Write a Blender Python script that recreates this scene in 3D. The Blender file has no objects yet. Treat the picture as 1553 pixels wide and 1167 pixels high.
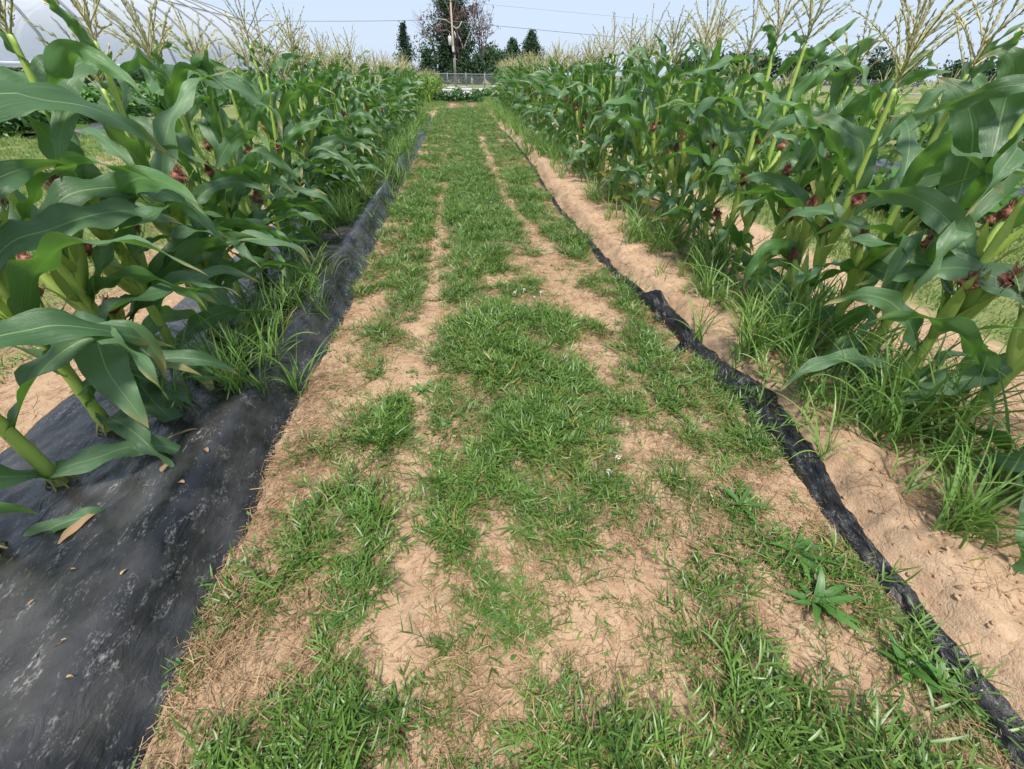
import bpy, math, random
import numpy as np
from mathutils import Vector, Matrix, Euler

rad = math.radians
scene = bpy.context.scene
COL = scene.collection

# ------------------------------------------------------------------ camera
FPX, CX, CY, CAMH = 620.0, 776.5, 583.5, 1.35
ROLL = rad(0.9)
_ux = -86 * math.cos(ROLL) - 473.5 * math.sin(ROLL)
_uy = 86 * math.sin(ROLL) - 473.5 * math.cos(ROLL)
TH = math.atan(-_uy / FPX)                 # tilt down
PH = math.atan(-_ux * math.cos(TH) / FPX)  # turned to the right of the path
_R = np.array([math.cos(PH), -math.sin(PH), 0])
_F = np.array([math.sin(PH) * math.cos(TH), math.cos(PH) * math.cos(TH), -math.sin(TH)])
_U = np.array([math.sin(PH) * math.sin(TH), math.cos(PH) * math.sin(TH), math.cos(TH)])
_R, _U = _R * math.cos(ROLL) + _U * math.sin(ROLL), _U * math.cos(ROLL) - _R * math.sin(ROLL)
cam_d = bpy.data.cameras.new('camera')
cam_d.sensor_width = 36.0
cam_d.lens = 36.0 * FPX / 1553
cam_d.clip_start = 0.02
cam_d.clip_end = 1500
cam = bpy.data.objects.new('camera', cam_d)
COL.objects.link(cam)
cam.rotation_euler = Matrix((tuple(_R), tuple(_U), tuple(-_F))).transposed().to_euler()
cam.location = (0, 0, CAMH)
scene.camera = cam

# ------------------------------------------------------------------ sky, sun, exposure
SUN_EL, SUN_AZ = rad(66), rad(186)          # azimuth clockwise from +Y
world = bpy.data.worlds.new('World')
scene.world = world
world.use_nodes = True
wn = world.node_tree
wn.nodes.clear()
w_out = wn.nodes.new('ShaderNodeOutputWorld')
w_bg = wn.nodes.new('ShaderNodeBackground')
w_sky = wn.nodes.new('ShaderNodeTexSky')
w_sky.sky_type = 'NISHITA'
w_sky.sun_disc = False
w_sky.sun_elevation = SUN_EL
w_sky.sun_rotation = SUN_AZ
w_sky.air_density = 1.0
w_sky.dust_density = 1.0
w_sky.ozone_density = 2.0
w_mix = wn.nodes.new('ShaderNodeMix')
w_mix.data_type = 'RGBA'
w_mix.inputs['Factor'].default_value = 0.80
w_mix.inputs['B'].default_value = (5.15, 6.1, 7.8, 1)    # the even bright cloud veil over the whole sky
wn.links.new(w_sky.outputs['Color'], w_mix.inputs['A'])
wn.links.new(w_mix.outputs['Result'], w_bg.inputs['Color'])
w_bg.inputs['Strength'].default_value = 0.10
wn.links.new(w_bg.outputs['Background'], w_out.inputs['Surface'])

sun_d = bpy.data.lights.new('sun', 'SUN')
sun_d.energy = 4.7
sun_d.angle = rad(10)
sun_d.color = (1.0, 0.95, 0.87)
sun = bpy.data.objects.new('sun', sun_d)
COL.objects.link(sun)
sdir = Vector((math.sin(SUN_AZ) * math.cos(SUN_EL), math.cos(SUN_AZ) * math.cos(SUN_EL), math.sin(SUN_EL)))
sun.rotation_euler = sdir.to_track_quat('Z', 'Y').to_euler()

vs = scene.view_settings
vs.view_transform = 'Standard'
vs.look = 'None'
vs.gamma = 1.0
vs.use_curve_mapping = False
vs.exposure = 0.47
scene.cycles.max_bounces = 8
scene.cycles.transparent_max_bounces = 24
scene.cycles.use_adaptive_sampling = True
scene.cycles.adaptive_threshold = 0.02
scene.cycles.use_denoising = True

# ------------------------------------------------------------------ measured ground points
CAMP = np.array([0, 0, CAMH])
def ray(px, py):
    return _R * (px - CX) / FPX - _U * (py - CY) / FPX + _F
def G(px, py, z=0.0):                      # point of the photograph on the ground
    d = ray(px, py)
    return CAMP + d * ((z - CAMH) / d[2])
def AX(px, py, X):                         # point of the photograph at the lateral distance X
    d = ray(px, py)
    return CAMP + d * (X / d[0])
def AY(px, py, Y):
    d = ray(px, py)
    return CAMP + d * (Y / d[1])

# ------------------------------------------------------------------ noise
def _hash(ix, iy, seed):
    h = (ix.astype(np.int64) * 374761393 + iy.astype(np.int64) * 668265263 + seed * 974634721) & 0xFFFFFFFF
    h = ((h ^ (h >> 13)) * 1274126177) & 0xFFFFFFFF
    h = h ^ (h >> 16)
    return (h & 0xFFFF) / 65535.0
def vnoise(x, y, seed=0):
    x = np.asarray(x, float); y = np.asarray(y, float)
    ix = np.floor(x); iy = np.floor(y)
    fx = x - ix; fy = y - iy
    fx = fx * fx * (3 - 2 * fx); fy = fy * fy * (3 - 2 * fy)
    a = _hash(ix, iy, seed); b = _hash(ix + 1, iy, seed)
    c = _hash(ix, iy + 1, seed); d = _hash(ix + 1, iy + 1, seed)
    return (a * (1 - fx) + b * fx) * (1 - fy) + (c * (1 - fx) + d * fx) * fy
def fbm(x, y, seed=0, octv=4, gain=0.5):
    s = 0; a = 1; t = 0
    for o in range(octv):
        s = s + a * vnoise(x * 2 ** o + 17.3 * o, y * 2 ** o - 9.1 * o, seed + o)
        t += a; a *= gain
    return s / t                            # 0..1, mean .5
def sstep(a, b, x):
    t = np.clip((x - a) / (b - a), 0, 1)
    return t * t * (3 - 2 * t)
def gauss(x, c, s):
    return np.exp(-((x - c) / s) ** 2)

# ------------------------------------------------------------------ mesh and object helpers
def mk_mesh(name, V, F, uv=None, mats=(), midx=None, smooth=True, attr=None):
    V = np.asarray(V, np.float32)
    me = bpy.data.meshes.new(name)
    if isinstance(F, np.ndarray):
        n, k = F.shape
        me.vertices.add(len(V)); me.vertices.foreach_set('co', V.ravel())
        me.loops.add(n * k); me.loops.foreach_set('vertex_index', F.astype(np.int32).ravel())
        me.polygons.add(n)
        me.polygons.foreach_set('loop_start', np.arange(0, n * k, k, dtype=np.int32))
        me.update(calc_edges=True)
    else:
        me.from_pydata(V.tolist(), [], F)
        me.update()
    if uv is not None:
        li = np.empty(len(me.loops), np.int32); me.loops.foreach_get('vertex_index', li)
        u = me.uv_layers.new(name='UVMap')
        u.data.foreach_set('uv', np.asarray(uv, np.float32)[li].ravel())
    for m in mats:
        me.materials.append(m)
    if midx is not None:
        me.polygons.foreach_set('material_index', np.asarray(midx, np.int32))
    if smooth:
        me.polygons.foreach_set('use_smooth', np.ones(len(me.polygons), bool))
    if attr:
        for k, a in attr.items():
            at = me.attributes.new(k, 'FLOAT', 'POINT')
            at.data.foreach_set('value', np.asarray(a, np.float32))
    me.validate()
    return me

def link(name, me, parent=None, loc=None, rz=0):
    o = bpy.data.objects.new(name, me)
    COL.objects.link(o)
    if parent is not None:
        o.parent = parent
    if loc is not None:
        o.location = loc
    if rz:
        o.rotation_euler = (0, 0, rz)
    return o
def tag(o, label=None, cat=None, group=None, kind=None):
    if label: o['label'] = label
    if cat: o['category'] = cat
    if group: o['group'] = group
    if kind: o['kind'] = kind
    return o

class MB:                                   # collects geometry for one mesh
    def __init__(s):
        s.V = []; s.F = []; s.UV = []; s.M = []; s.n = 0
    def add(s, V, F, uv=None, m=0):
        V = np.asarray(V, float)
        s.V.append(V)
        s.UV.append(np.zeros((len(V), 2)) if uv is None else np.asarray(uv, float))
        for f in F:
            s.F.append([int(i) + s.n for i in f])
        s.M += [m] * len(F)
        s.n += len(V)
        return s
    def mesh(s, name, mats, smooth=True):
        return mk_mesh(name, np.vstack(s.V), s.F, np.vstack(s.UV), mats, s.M, smooth)

def frames(P):
    P = np.asarray(P, float)
    T = np.gradient(P, axis=0)
    T /= np.linalg.norm(T, axis=1)[:, None] + 1e-9
    return T
def tube_geo(P, r, k=6, cap=True):
    P = np.asarray(P, float); n = len(P)
    r = np.broadcast_to(np.asarray(r, float), (n,))
    T = frames(P)
    ref = np.array([0.3, 0.9, 0.2]) if abs(T[0][2]) > 0.8 else np.array([0, 0, 1.0])
    A = np.cross(T, ref); A /= np.linalg.norm(A, axis=1)[:, None] + 1e-9
    B = np.cross(T, A)
    th = np.linspace(0, 2 * math.pi, k, endpoint=False)
    V = (P[:, None, :] + r[:, None, None] * (A[:, None, :] * np.cos(th)[None, :, None] + B[:, None, :] * np.sin(th)[None, :, None])).reshape(-1, 3)
    F = []
    for i in range(n - 1):
        for j in range(k):
            a = i * k + j; b = i * k + (j + 1) % k
            F.append((a, b, b + k, a + k))
    if cap:
        F.append(tuple(range(k - 1, -1, -1))); F.append(tuple((n - 1) * k + j for j in range(k)))
    uv = np.stack([np.tile(np.arange(k) / k, n), np.repeat(np.linspace(0, 1, n), k)], 1)
    return V, F, uv
def box_geo(x0, x1, y0, y1, z0, z1):
    V = [(x, y, z) for z in (z0, z1) for y in (y0, y1) for x in (x0, x1)]
    F = [(0, 2, 3, 1), (4, 5, 7, 6), (0, 1, 5, 4), (2, 6, 7, 3), (0, 4, 6, 2), (1, 3, 7, 5)]
    return np.array(V, float), F, None
def grid_faces(nu, nv):                     # nu columns, nv rows, index = row*nu + col
    i = np.arange(nv - 1)[:, None] * nu + np.arange(nu - 1)[None, :]
    return np.stack([i, i + 1, i + nu + 1, i + nu], -1).reshape(-1, 4)

# ------------------------------------------------------------------ materials
def new_mat(name):
    m = bpy.data.materials.new(name)
    m.use_nodes = True
    nt = m.node_tree
    nt.nodes.clear()
    out = nt.nodes.new('ShaderNodeOutputMaterial')
    return m, nt, out
def N(nt, t, **kw):
    n = nt.nodes.new(t)
    for k, v in kw.items():
        if k in n.inputs.keys():
            n.inputs[k].default_value = v
        else:
            setattr(n, k, v)
    return n
def mixc(nt, fac, a, b, mode='MIX'):
    n = nt.nodes.new('ShaderNodeMix'); n.data_type = 'RGBA'; n.blend_type = mode
    for s, v in (('Factor', fac), ('A', a), ('B', b)):
        if isinstance(v, bpy.types.NodeSocket): nt.links.new(v, n.inputs[s])
        elif s == 'Factor': n.inputs[s].default_value = v
        else: n.inputs[s].default_value = (*v, 1) if len(v) == 3 else v
    return n.outputs['Result']
def math_(nt, op, a, b=0.0, c=None, clamp=False):
    n = nt.nodes.new('ShaderNodeMath'); n.operation = op; n.use_clamp = clamp
    for i, v in enumerate((a, b) if c is None else (a, b, c)):
        if isinstance(v, bpy.types.NodeSocket): nt.links.new(v, n.inputs[i])
        else: n.inputs[i].default_value = v
    return n.outputs[0]
def noise_(nt, scale, detail=4, vec=None, rough=0.55, dist=0.0):
    n = nt.nodes.new('ShaderNodeTexNoise')
    n.inputs['Scale'].default_value = scale; n.inputs['Detail'].default_value = detail
    n.inputs['Roughness'].default_value = rough; n.inputs['Distortion'].default_value = dist
    if vec is not None: nt.links.new(vec, n.inputs['Vector'])
    return n.outputs['Fac']
def ramp_(nt, fac, *stops):
    n = nt.nodes.new('ShaderNodeValToRGB')
    e = n.color_ramp.elements
    while len(e) > 2: e.remove(e[-1])
    for i, (p, c) in enumerate(stops):
        el = e[i] if i < 2 else e.new(p)
        el.position = p
        el.color = (*c, 1) if not isinstance(c, (int, float)) else (c, c, c, 1)
    nt.links.new(fac, n.inputs['Fac'])
    return n.outputs['Color']
def objcoord(nt):
    return nt.nodes.new('ShaderNodeTexCoord').outputs['Object']
def mapping(nt, vec, scale):
    n = nt.nodes.new('ShaderNodeMapping'); n.inputs['Scale'].default_value = scale
    nt.links.new(vec, n.inputs['Vector']); return n.outputs['Vector']
def bump_(nt, h, strength, dist):
    n = nt.nodes.new('ShaderNodeBump'); n.inputs['Strength'].default_value = strength; n.inputs['Distance'].default_value = dist
    nt.links.new(h, n.inputs['Height']); return n.outputs['Normal']
def principled(nt, col, rough=0.6, spec=0.5, metal=0.0, normal=None):
    p = nt.nodes.new('ShaderNodeBsdfPrincipled')
    for s, v in (('Base Color', col), ('Roughness', rough), ('Metallic', metal), ('Specular IOR Level', spec)):
        if isinstance(v, bpy.types.NodeSocket): nt.links.new(v, p.inputs[s])
        elif s == 'Base Color': p.inputs[s].default_value = (*v, 1)
        else: p.inputs[s].default_value = v
    if normal is not None: nt.links.new(normal, p.inputs['Normal'])
    return p.outputs['BSDF']
def out_(nt, out, sh):
    nt.links.new(sh, out.inputs['Surface'])
def simple_mat(name, col, rough=0.6, spec=0.5, metal=0.0, var=0.25, nscale=6, bump=0.0):
    m, nt, out = new_mat(name)
    f = noise_(nt, nscale, 5, objcoord(nt))
    c = mixc(nt, f, tuple(v * (1 - var) for v in col), tuple(min(1, v * (1 + var)) for v in col))
    nb = bump_(nt, f, bump, 0.02) if bump else None
    out_(nt, out, principled(nt, c, rough, spec, metal, nb))
    return m
def shader_mix(nt, fac, a, b):
    n = nt.nodes.new('ShaderNodeMixShader')
    if isinstance(fac, bpy.types.NodeSocket): nt.links.new(fac, n.inputs[0])
    else: n.inputs[0].default_value = fac
    nt.links.new(a, n.inputs[1]); nt.links.new(b, n.inputs[2])
    return n.outputs[0]

def leaf_material(name, dark, light, trans, tf=0.3, rough=0.4, midrib=None, veins=True, spec=0.5, hue_yellow=0.0, under=None):
    """blade of a leaf: u across (midrib at .5), v along; lets light through"""
    m, nt, out = new_mat(name)
    uvn = nt.nodes.new('ShaderNodeUVMap'); uvn.uv_map = 'UVMap'
    sep = nt.nodes.new('ShaderNodeSeparateXYZ'); nt.links.new(uvn.outputs['UV'], sep.inputs[0])
    oi = nt.nodes.new('ShaderNodeObjectInfo')
    big = noise_(nt, 5.0, 3, objcoord(nt))
    f = math_(nt, 'ADD', math_(nt, 'MULTIPLY', oi.outputs['Random'], 0.7), math_(nt, 'MULTIPLY', big, 0.45))
    col = mixc(nt, f, dark, light)
    nrm = None
    if hue_yellow:
        y = math_(nt, 'GREATER_THAN', oi.outputs['Random'], 1 - hue_yellow)
        col = mixc(nt, math_(nt, 'MULTIPLY', y, 0.7), col, (0.26, 0.23, 0.06))
    if veins:
        vn = noise_(nt, 1.0, 4, mapping(nt, uvn.outputs['UV'], (46, 1.3, 1)), 0.65)
        vn2 = noise_(nt, 1.0, 3, mapping(nt, uvn.outputs['UV'], (9, 5.0, 1)), 0.6)
        nrm = bump_(nt, math_(nt, 'ADD', math_(nt, 'MULTIPLY', vn, 0.8), vn2), 0.42, 0.007)
        col = mixc(nt, math_(nt, 'MULTIPLY', ramp_(nt, vn, (0.42, 0.0), (0.75, 1.0)), 0.55), col, light)
        edge = math_(nt, 'ABSOLUTE', math_(nt, 'SUBTRACT', sep.outputs[0], 0.5))
        worn = math_(nt, 'ADD', math_(nt, 'MULTIPLY', sep.outputs[1], 1.0), math_(nt, 'ADD', math_(nt, 'MULTIPLY', edge, 0.16), math_(nt, 'MULTIPLY_ADD', big, 0.5, -0.25)))
        col = mixc(nt, ramp_(nt, worn, (0.90, 0.0), (1.02, 0.85)), col, (0.30, 0.25, 0.09))
        spots = noise_(nt, 55.0, 2, objcoord(nt))
        col = mixc(nt, math_(nt, 'MULTIPLY', ramp_(nt, spots, (0.70, 0.0), (0.74, 1.0)), 0.5), col, (0.26, 0.30, 0.12))
    if midrib is not None:
        d = math_(nt, 'ABSOLUTE', math_(nt, 'SUBTRACT', sep.outputs[0], 0.5))
        wid = math_(nt, 'MULTIPLY_ADD', sep.outputs[1], -0.022, 0.034)
        k = math_(nt, 'SUBTRACT', 1.0, math_(nt, 'SMOOTH_MIN', math_(nt, 'DIVIDE', d, wid), 1.0, 0.3), clamp=True)
        col = mixc(nt, math_(nt, 'MULTIPLY', k, 0.9), col, midrib)
    if under is not None:
        geo = nt.nodes.new('ShaderNodeNewGeometry')
        col = mixc(nt, math_(nt, 'MULTIPLY', geo.outputs['Backfacing'], 0.6), col, under)
    p = principled(nt, col, rough, spec, 0, nrm)
    t = nt.nodes.new('ShaderNodeBsdfTranslucent')
    tc = mixc(nt, 0.35, trans, col)
    nt.links.new(tc, t.inputs['Color'])
    out_(nt, out, shader_mix(nt, tf, p, t.outputs[0]))
    return m

M = {}
M['corn_leaf'] = leaf_material('corn_leaf', (0.036, 0.095, 0.036), (0.125, 0.220, 0.105), (0.20, 0.46, 0.03), 0.30, 0.36,
                               midrib=(0.30, 0.44, 0.18), under=(0.080, 0.19, 0.045))
M['young_leaf'] = leaf_material('young_leaf', (0.10, 0.22, 0.04), (0.18, 0.30, 0.06), (0.25, 0.45, 0.05), 0.32, 0.45,
                                midrib=(0.30, 0.42, 0.14))
M['grass'] = leaf_material('grass_blade', (0.028, 0.078, 0.014), (0.145, 0.255, 0.045), (0.18, 0.34, 0.035), 0.22, 0.42, veins=False, hue_yellow=0.025)
M['sedge'] = leaf_material('sedge_blade', (0.070, 0.155, 0.030), (0.22, 0.36, 0.085), (0.16, 0.34, 0.04), 0.3, 0.42, midrib=(0.14, 0.26, 0.08), veins=False, hue_yellow=0.04)
M['lawn'] = leaf_material('lawn_blade', (0.07, 0.15, 0.028), (0.15, 0.24, 0.05), (0.20, 0.34, 0.05), 0.3, 0.5, veins=False, hue_yellow=0.12)
M['weed'] = leaf_material('weed_leaf', (0.04, 0.12, 0.025), (0.09, 0.21, 0.04), (0.15, 0.33, 0.04), 0.28, 0.45, midrib=(0.14, 0.26, 0.08), veins=False)
M['bean'] = leaf_material('bean_leaf', (0.022, 0.075, 0.020), (0.055, 0.135, 0.035), (0.08, 0.22, 0.03), 0.25, 0.45, veins=False)
M['yellow'] = leaf_material('yellow_leaf', (0.50, 0.34, 0.03), (0.60, 0.44, 0.06), (0.5, 0.38, 0.05), 0.3, 0.5, veins=False)
M['dry'] = leaf_material('dry_leaf', (0.22, 0.13, 0.06), (0.42, 0.28, 0.15), (0.3, 0.2, 0.08), 0.15, 0.7, veins=False)
M['purple'] = leaf_material('purple_blade', (0.10, 0.03, 0.05), (0.18, 0.06, 0.08), (0.2, 0.06, 0.06), 0.2, 0.5, veins=False)
M['straw'] = leaf_material('straw', (0.15, 0.085, 0.045), (0.40, 0.28, 0.16), (0.3, 0.2, 0.1), 0.05, 0.8, veins=False, spec=0.2)
M['conifer'] = leaf_material('conifer_needles', (0.022, 0.050, 0.026), (0.050, 0.090, 0.042), (0.03, 0.07, 0.02), 0.12, 0.65, veins=False, spec=0.25)
M['farleaf'] = leaf_material('far_leaf', (0.028, 0.062, 0.030), (0.058, 0.105, 0.046), (0.05, 0.10, 0.03), 0.15, 0.65, veins=False, spec=0.25)
M['deadleaf'] = leaf_material('dying_leaf', (0.085, 0.046, 0.045), (0.17, 0.095, 0.090), (0.12, 0.06, 0.05), 0.15, 0.7, veins=False, spec=0.2)
M['bark'] = simple_mat('bark', (0.13, 0.10, 0.09), 0.9, 0.2, var=0.4, nscale=14, bump=0.4)
M['twig'] = simple_mat('pale_twig', (0.26, 0.22, 0.235), 0.9, 0.2, var=0.25, nscale=14)
M['pole'] = simple_mat('weathered_pole', (0.36, 0.28, 0.22), 0.85, 0.2, var=0.25, nscale=8)
M['galv'] = simple_mat('galvanised_steel', (0.22, 0.24, 0.26), 0.5, 0.4, 0.5, var=0.12)
M['transformer'] = simple_mat('grey_enamel', (0.45, 0.46, 0.48), 0.4, 0.5, 0.0, var=0.1)
M['darkband'] = simple_mat('dark_band', (0.02, 0.02, 0.025), 0.6)
M['wire'] = simple_mat('wire', (0.16, 0.17, 0.19), 0.6)
M['white'] = simple_mat('white_plastic', (0.80, 0.80, 0.82), 0.5, var=0.06)
M['pinkish'] = simple_mat('faded_plastic', (0.60, 0.50, 0.52), 0.6, var=0.1)
M['gravel'] = simple_mat('pale_gravel', (0.27, 0.26, 0.25), 0.9, 0.2, var=0.2, nscale=2)

# stalk: pale yellow green, darker sheaths, purple foot
def stalk_material():
    m, nt, out = new_mat('corn_stalk')
    uvn = nt.nodes.new('ShaderNodeUVMap'); uvn.uv_map = 'UVMap'
    sep = nt.nodes.new('ShaderNodeSeparateXYZ'); nt.links.new(uvn.outputs['UV'], sep.inputs[0])
    streak = noise_(nt, 3.0, 3, mapping(nt, uvn.outputs['UV'], (40, 3, 1)))
    col = mixc(nt, streak, (0.26, 0.40, 0.06), (0.42, 0.53, 0.12))
    foot = ramp_(nt, sep.outputs[1], (0.0, 1.0), (0.10, 0.0))
    col = mixc(nt, math_(nt, 'MULTIPLY', foot, 0.75), col, (0.16, 0.085, 0.05))
    nb = bump_(nt, streak, 0.25, 0.003)
    out_(nt, out, principled(nt, col, 0.42, 0.5, 0, nb))
    return m
M['stalk'] = stalk_material()
M['husk'] = leaf_material('ear_husk', (0.27, 0.41, 0.06), (0.42, 0.53, 0.12), (0.2, 0.35, 0.06), 0.15, 0.45, veins=True)
def silk_material():
    m, nt, out = new_mat('corn_silk')
    uvn = nt.nodes.new('ShaderNodeUVMap'); uvn.uv_map = 'UVMap'
    sep = nt.nodes.new('ShaderNodeSeparateXYZ'); nt.links.new(uvn.outputs['UV'], sep.inputs[0])
    oi = nt.nodes.new('ShaderNodeObjectInfo')
    c = ramp_(nt, math_(nt, 'MULTIPLY_ADD', oi.outputs['Random'], 0.2, sep.outputs[1]), (0.0, (0.52, 0.38, 0.20)), (0.40, (0.36, 0.14, 0.09)), (1.0, (0.12, 0.036, 0.03)))
    out_(nt, out, principled(nt, c, 0.5, 0.4))
    return m
M['silk'] = silk_material()
M['tassel'] = leaf_material('corn_tassel', (0.33, 0.33, 0.13), (0.55, 0.51, 0.28), (0.40, 0.40, 0.16), 0.15, 0.6, veins=False)

def ground_material():
    m, nt, out = new_mat('sandy_soil_ground')
    co = objcoord(nt)
    veg = nt.nodes.new('ShaderNodeAttribute'); veg.attribute_name = 'veg'
    lawn = nt.nodes.new('ShaderNodeAttribute'); lawn.attribute_name = 'lawn'
    n1 = noise_(nt, 2.2, 6, co, 0.6)
    n2 = noise_(nt, 26, 5, co, 0.65)
    n3 = noise_(nt, 160, 3, co, 0.6)
    soil = mixc(nt, ramp_(nt, n1, (0.3, 0.0), (0.7, 1.0)), (0.335, 0.222, 0.140), (0.465, 0.338, 0.225))
    soil = mixc(nt, ramp_(nt, n2, (0.35, 0.0), (0.72, 0.75)), soil, (0.26, 0.155, 0.090))
    soil = mixc(nt, ramp_(nt, n3, (0.55, 0.0), (0.8, 0.5)), soil, (0.54, 0.42, 0.31))
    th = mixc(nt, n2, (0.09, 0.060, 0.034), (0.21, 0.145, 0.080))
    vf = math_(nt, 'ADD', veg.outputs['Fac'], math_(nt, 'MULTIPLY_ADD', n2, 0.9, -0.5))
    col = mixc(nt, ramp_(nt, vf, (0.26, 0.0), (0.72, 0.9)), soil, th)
    gr = mixc(nt, n2, (0.075, 0.115, 0.030), (0.19, 0.215, 0.075))
    gr = mixc(nt, ramp_(nt, noise_(nt, 0.5, 5, co), (0.4, 0.0), (0.65, 0.8)), gr, (0.23, 0.215, 0.10))
    lf = math_(nt, 'ADD', lawn.outputs['Fac'], math_(nt, 'MULTIPLY_ADD', n2, 0.8, -0.4))
    col = mixc(nt, ramp_(nt, lf, (0.3, 0.0), (0.7, 1.0)), col, gr)
    h = math_(nt, 'ADD', math_(nt, 'MULTIPLY', n2, 0.7), math_(nt, 'MULTIPLY', n3, 0.3))
    crk = nt.nodes.new('ShaderNodeTexVoronoi'); crk.feature = 'DISTANCE_TO_EDGE'; crk.inputs['Scale'].default_value = 9.0
    dv = nt.nodes.new('ShaderNodeVectorMath'); dv.operation = 'ADD'
    nv = nt.nodes.new('ShaderNodeTexNoise'); nv.inputs['Scale'].default_value = 7.0
    sc = nt.nodes.new('ShaderNodeVectorMath'); sc.operation = 'SCALE'; sc.inputs['Scale'].default_value = 0.16
    nt.links.new(co, nv.inputs['Vector']); nt.links.new(nv.outputs['Color'], sc.inputs[0]); nt.links.new(co, dv.inputs[0]); nt.links.new(sc.outputs[0], dv.inputs[1]); nt.links.new(dv.outputs[0], crk.inputs['Vector'])
    ck = ramp_(nt, crk.outputs['Distance'], (0.0, 0.0), (0.035, 1.0))
    h = math_(nt, 'ADD', h, math_(nt, 'MULTIPLY', ck, 0.07))
    nb = bump_(nt, h, 0.85, 0.016)
    out_(nt, out, principled(nt, col, 0.95, 0.15, 0, nb))
    return m
M['ground'] = ground_material()

def plastic_material(name, dust, rough=0.23, crink=24):
    m, nt, out = new_mat(name)
    co = objcoord(nt)
    a = noise_(nt, 3.2, 5, co, 0.6)
    st = noise_(nt, 12.0, 7, mapping(nt, co, (3.2, 0.9, 1)), 0.72, 0.6)
    fine = noise_(nt, 130, 4, mapping(nt, co, (1.3, 0.6, 1)), 0.7)
    scuff = math_(nt, 'MULTIPLY', ramp_(nt, st, (0.53, 0.0), (0.74, 1.0)), ramp_(nt, fine, (0.48, 0.0), (0.60, 1.0)))
    film = math_(nt, 'MULTIPLY', ramp_(nt, a, (0.42, 0.0), (0.75, 1.0)), 0.22)
    f = math_(nt, 'MULTIPLY', math_(nt, 'ADD', scuff, film, clamp=True), dust)
    col = mixc(nt, f, (0.006, 0.0065, 0.008), (0.42, 0.40, 0.38))
    ro = math_(nt, 'MULTIPLY_ADD', f, 0.4, rough)
    wr = noise_(nt, crink, 5, mapping(nt, co, (1.0, 0.45, 1)), 0.6, 1.2)
    nb = bump_(nt, wr, 0.42 if crink < 30 else 0.9, 0.012)
    out_(nt, out, principled(nt, col, ro, 0.6, 0, nb))
    return m
M['plastic'] = plastic_material('black_plastic_film', 0.75)
M['strip'] = plastic_material('torn_black_film', 0.22, 0.40, 46)

# ------------------------------------------------------------------ terrain
BARE = []          # bare patches of the path measured in the photograph: centre x, y, half widths
for (px, py, rx, ry) in [(850, 940, 40, 95), (885, 1030, 40, 70), (930, 870, 40, 60), (990, 1010, 50, 70), (1010, 900, 30, 60),
                         (760, 790, 18, 35), (750, 830, 25, 20), (1000, 740, 14, 70), (965, 690, 20, 40), (905, 535, 25, 25), (880, 460, 35, 18),
                         (850, 440, 20, 30), (835, 395, 12, 40), (560, 470, 25, 25), (530, 540, 35, 25), (480, 640, 45, 30), (440, 730, 40, 40),
                         (520, 830, 35, 25), (545, 610, 30, 14), (560, 690, 30, 14), (600, 560, 15, 22), (1190, 800, 40, 25), (1120, 740, 45, 20),
                         (1160, 880, 30, 20), (1300, 960, 50, 25), (1370, 1060, 50, 50), (1250, 1030, 35, 30), (1040, 640, 30, 14), (975, 590, 16, 18),
                         (250, 1130, 75, 45), (300, 1060, 45, 30), (400, 830, 30, 20), (760, 1120, 25, 25), (1060, 1090, 35, 40), 
                         (690, 680, 20, 14), (790, 400, 20, 8), (1150, 610, 20, 12), (930, 490, 14, 14), (740, 430, 16, 8), (1235, 940, 25, 25)]:
    c = G(px, py); e = G(px + rx, py); t = G(px, py - ry); b = G(px, py + ry)
    BARE.append((c[0], (t[1] + b[1]) / 2, abs(e[0] - c[0]), abs(t[1] - b[1]) / 2))

STRIP = [tuple(G(*q)[:2]) for q in [(1540, 1150), (1390, 960), (1250, 780), (1200, 700), (1130, 610), (1040, 530), (1000, 480), (930, 420), (870, 350), (830, 300), (797, 240)]]
STRIP = [(1.27, -1.5)] + STRIP + [(1.28, 12), (1.28, 20)]
_sy = np.array([p[1] for p in STRIP]); _sx = np.array([p[0] for p in STRIP])
def strip_x(y):
    return np.interp(y, _sy, _sx)

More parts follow.
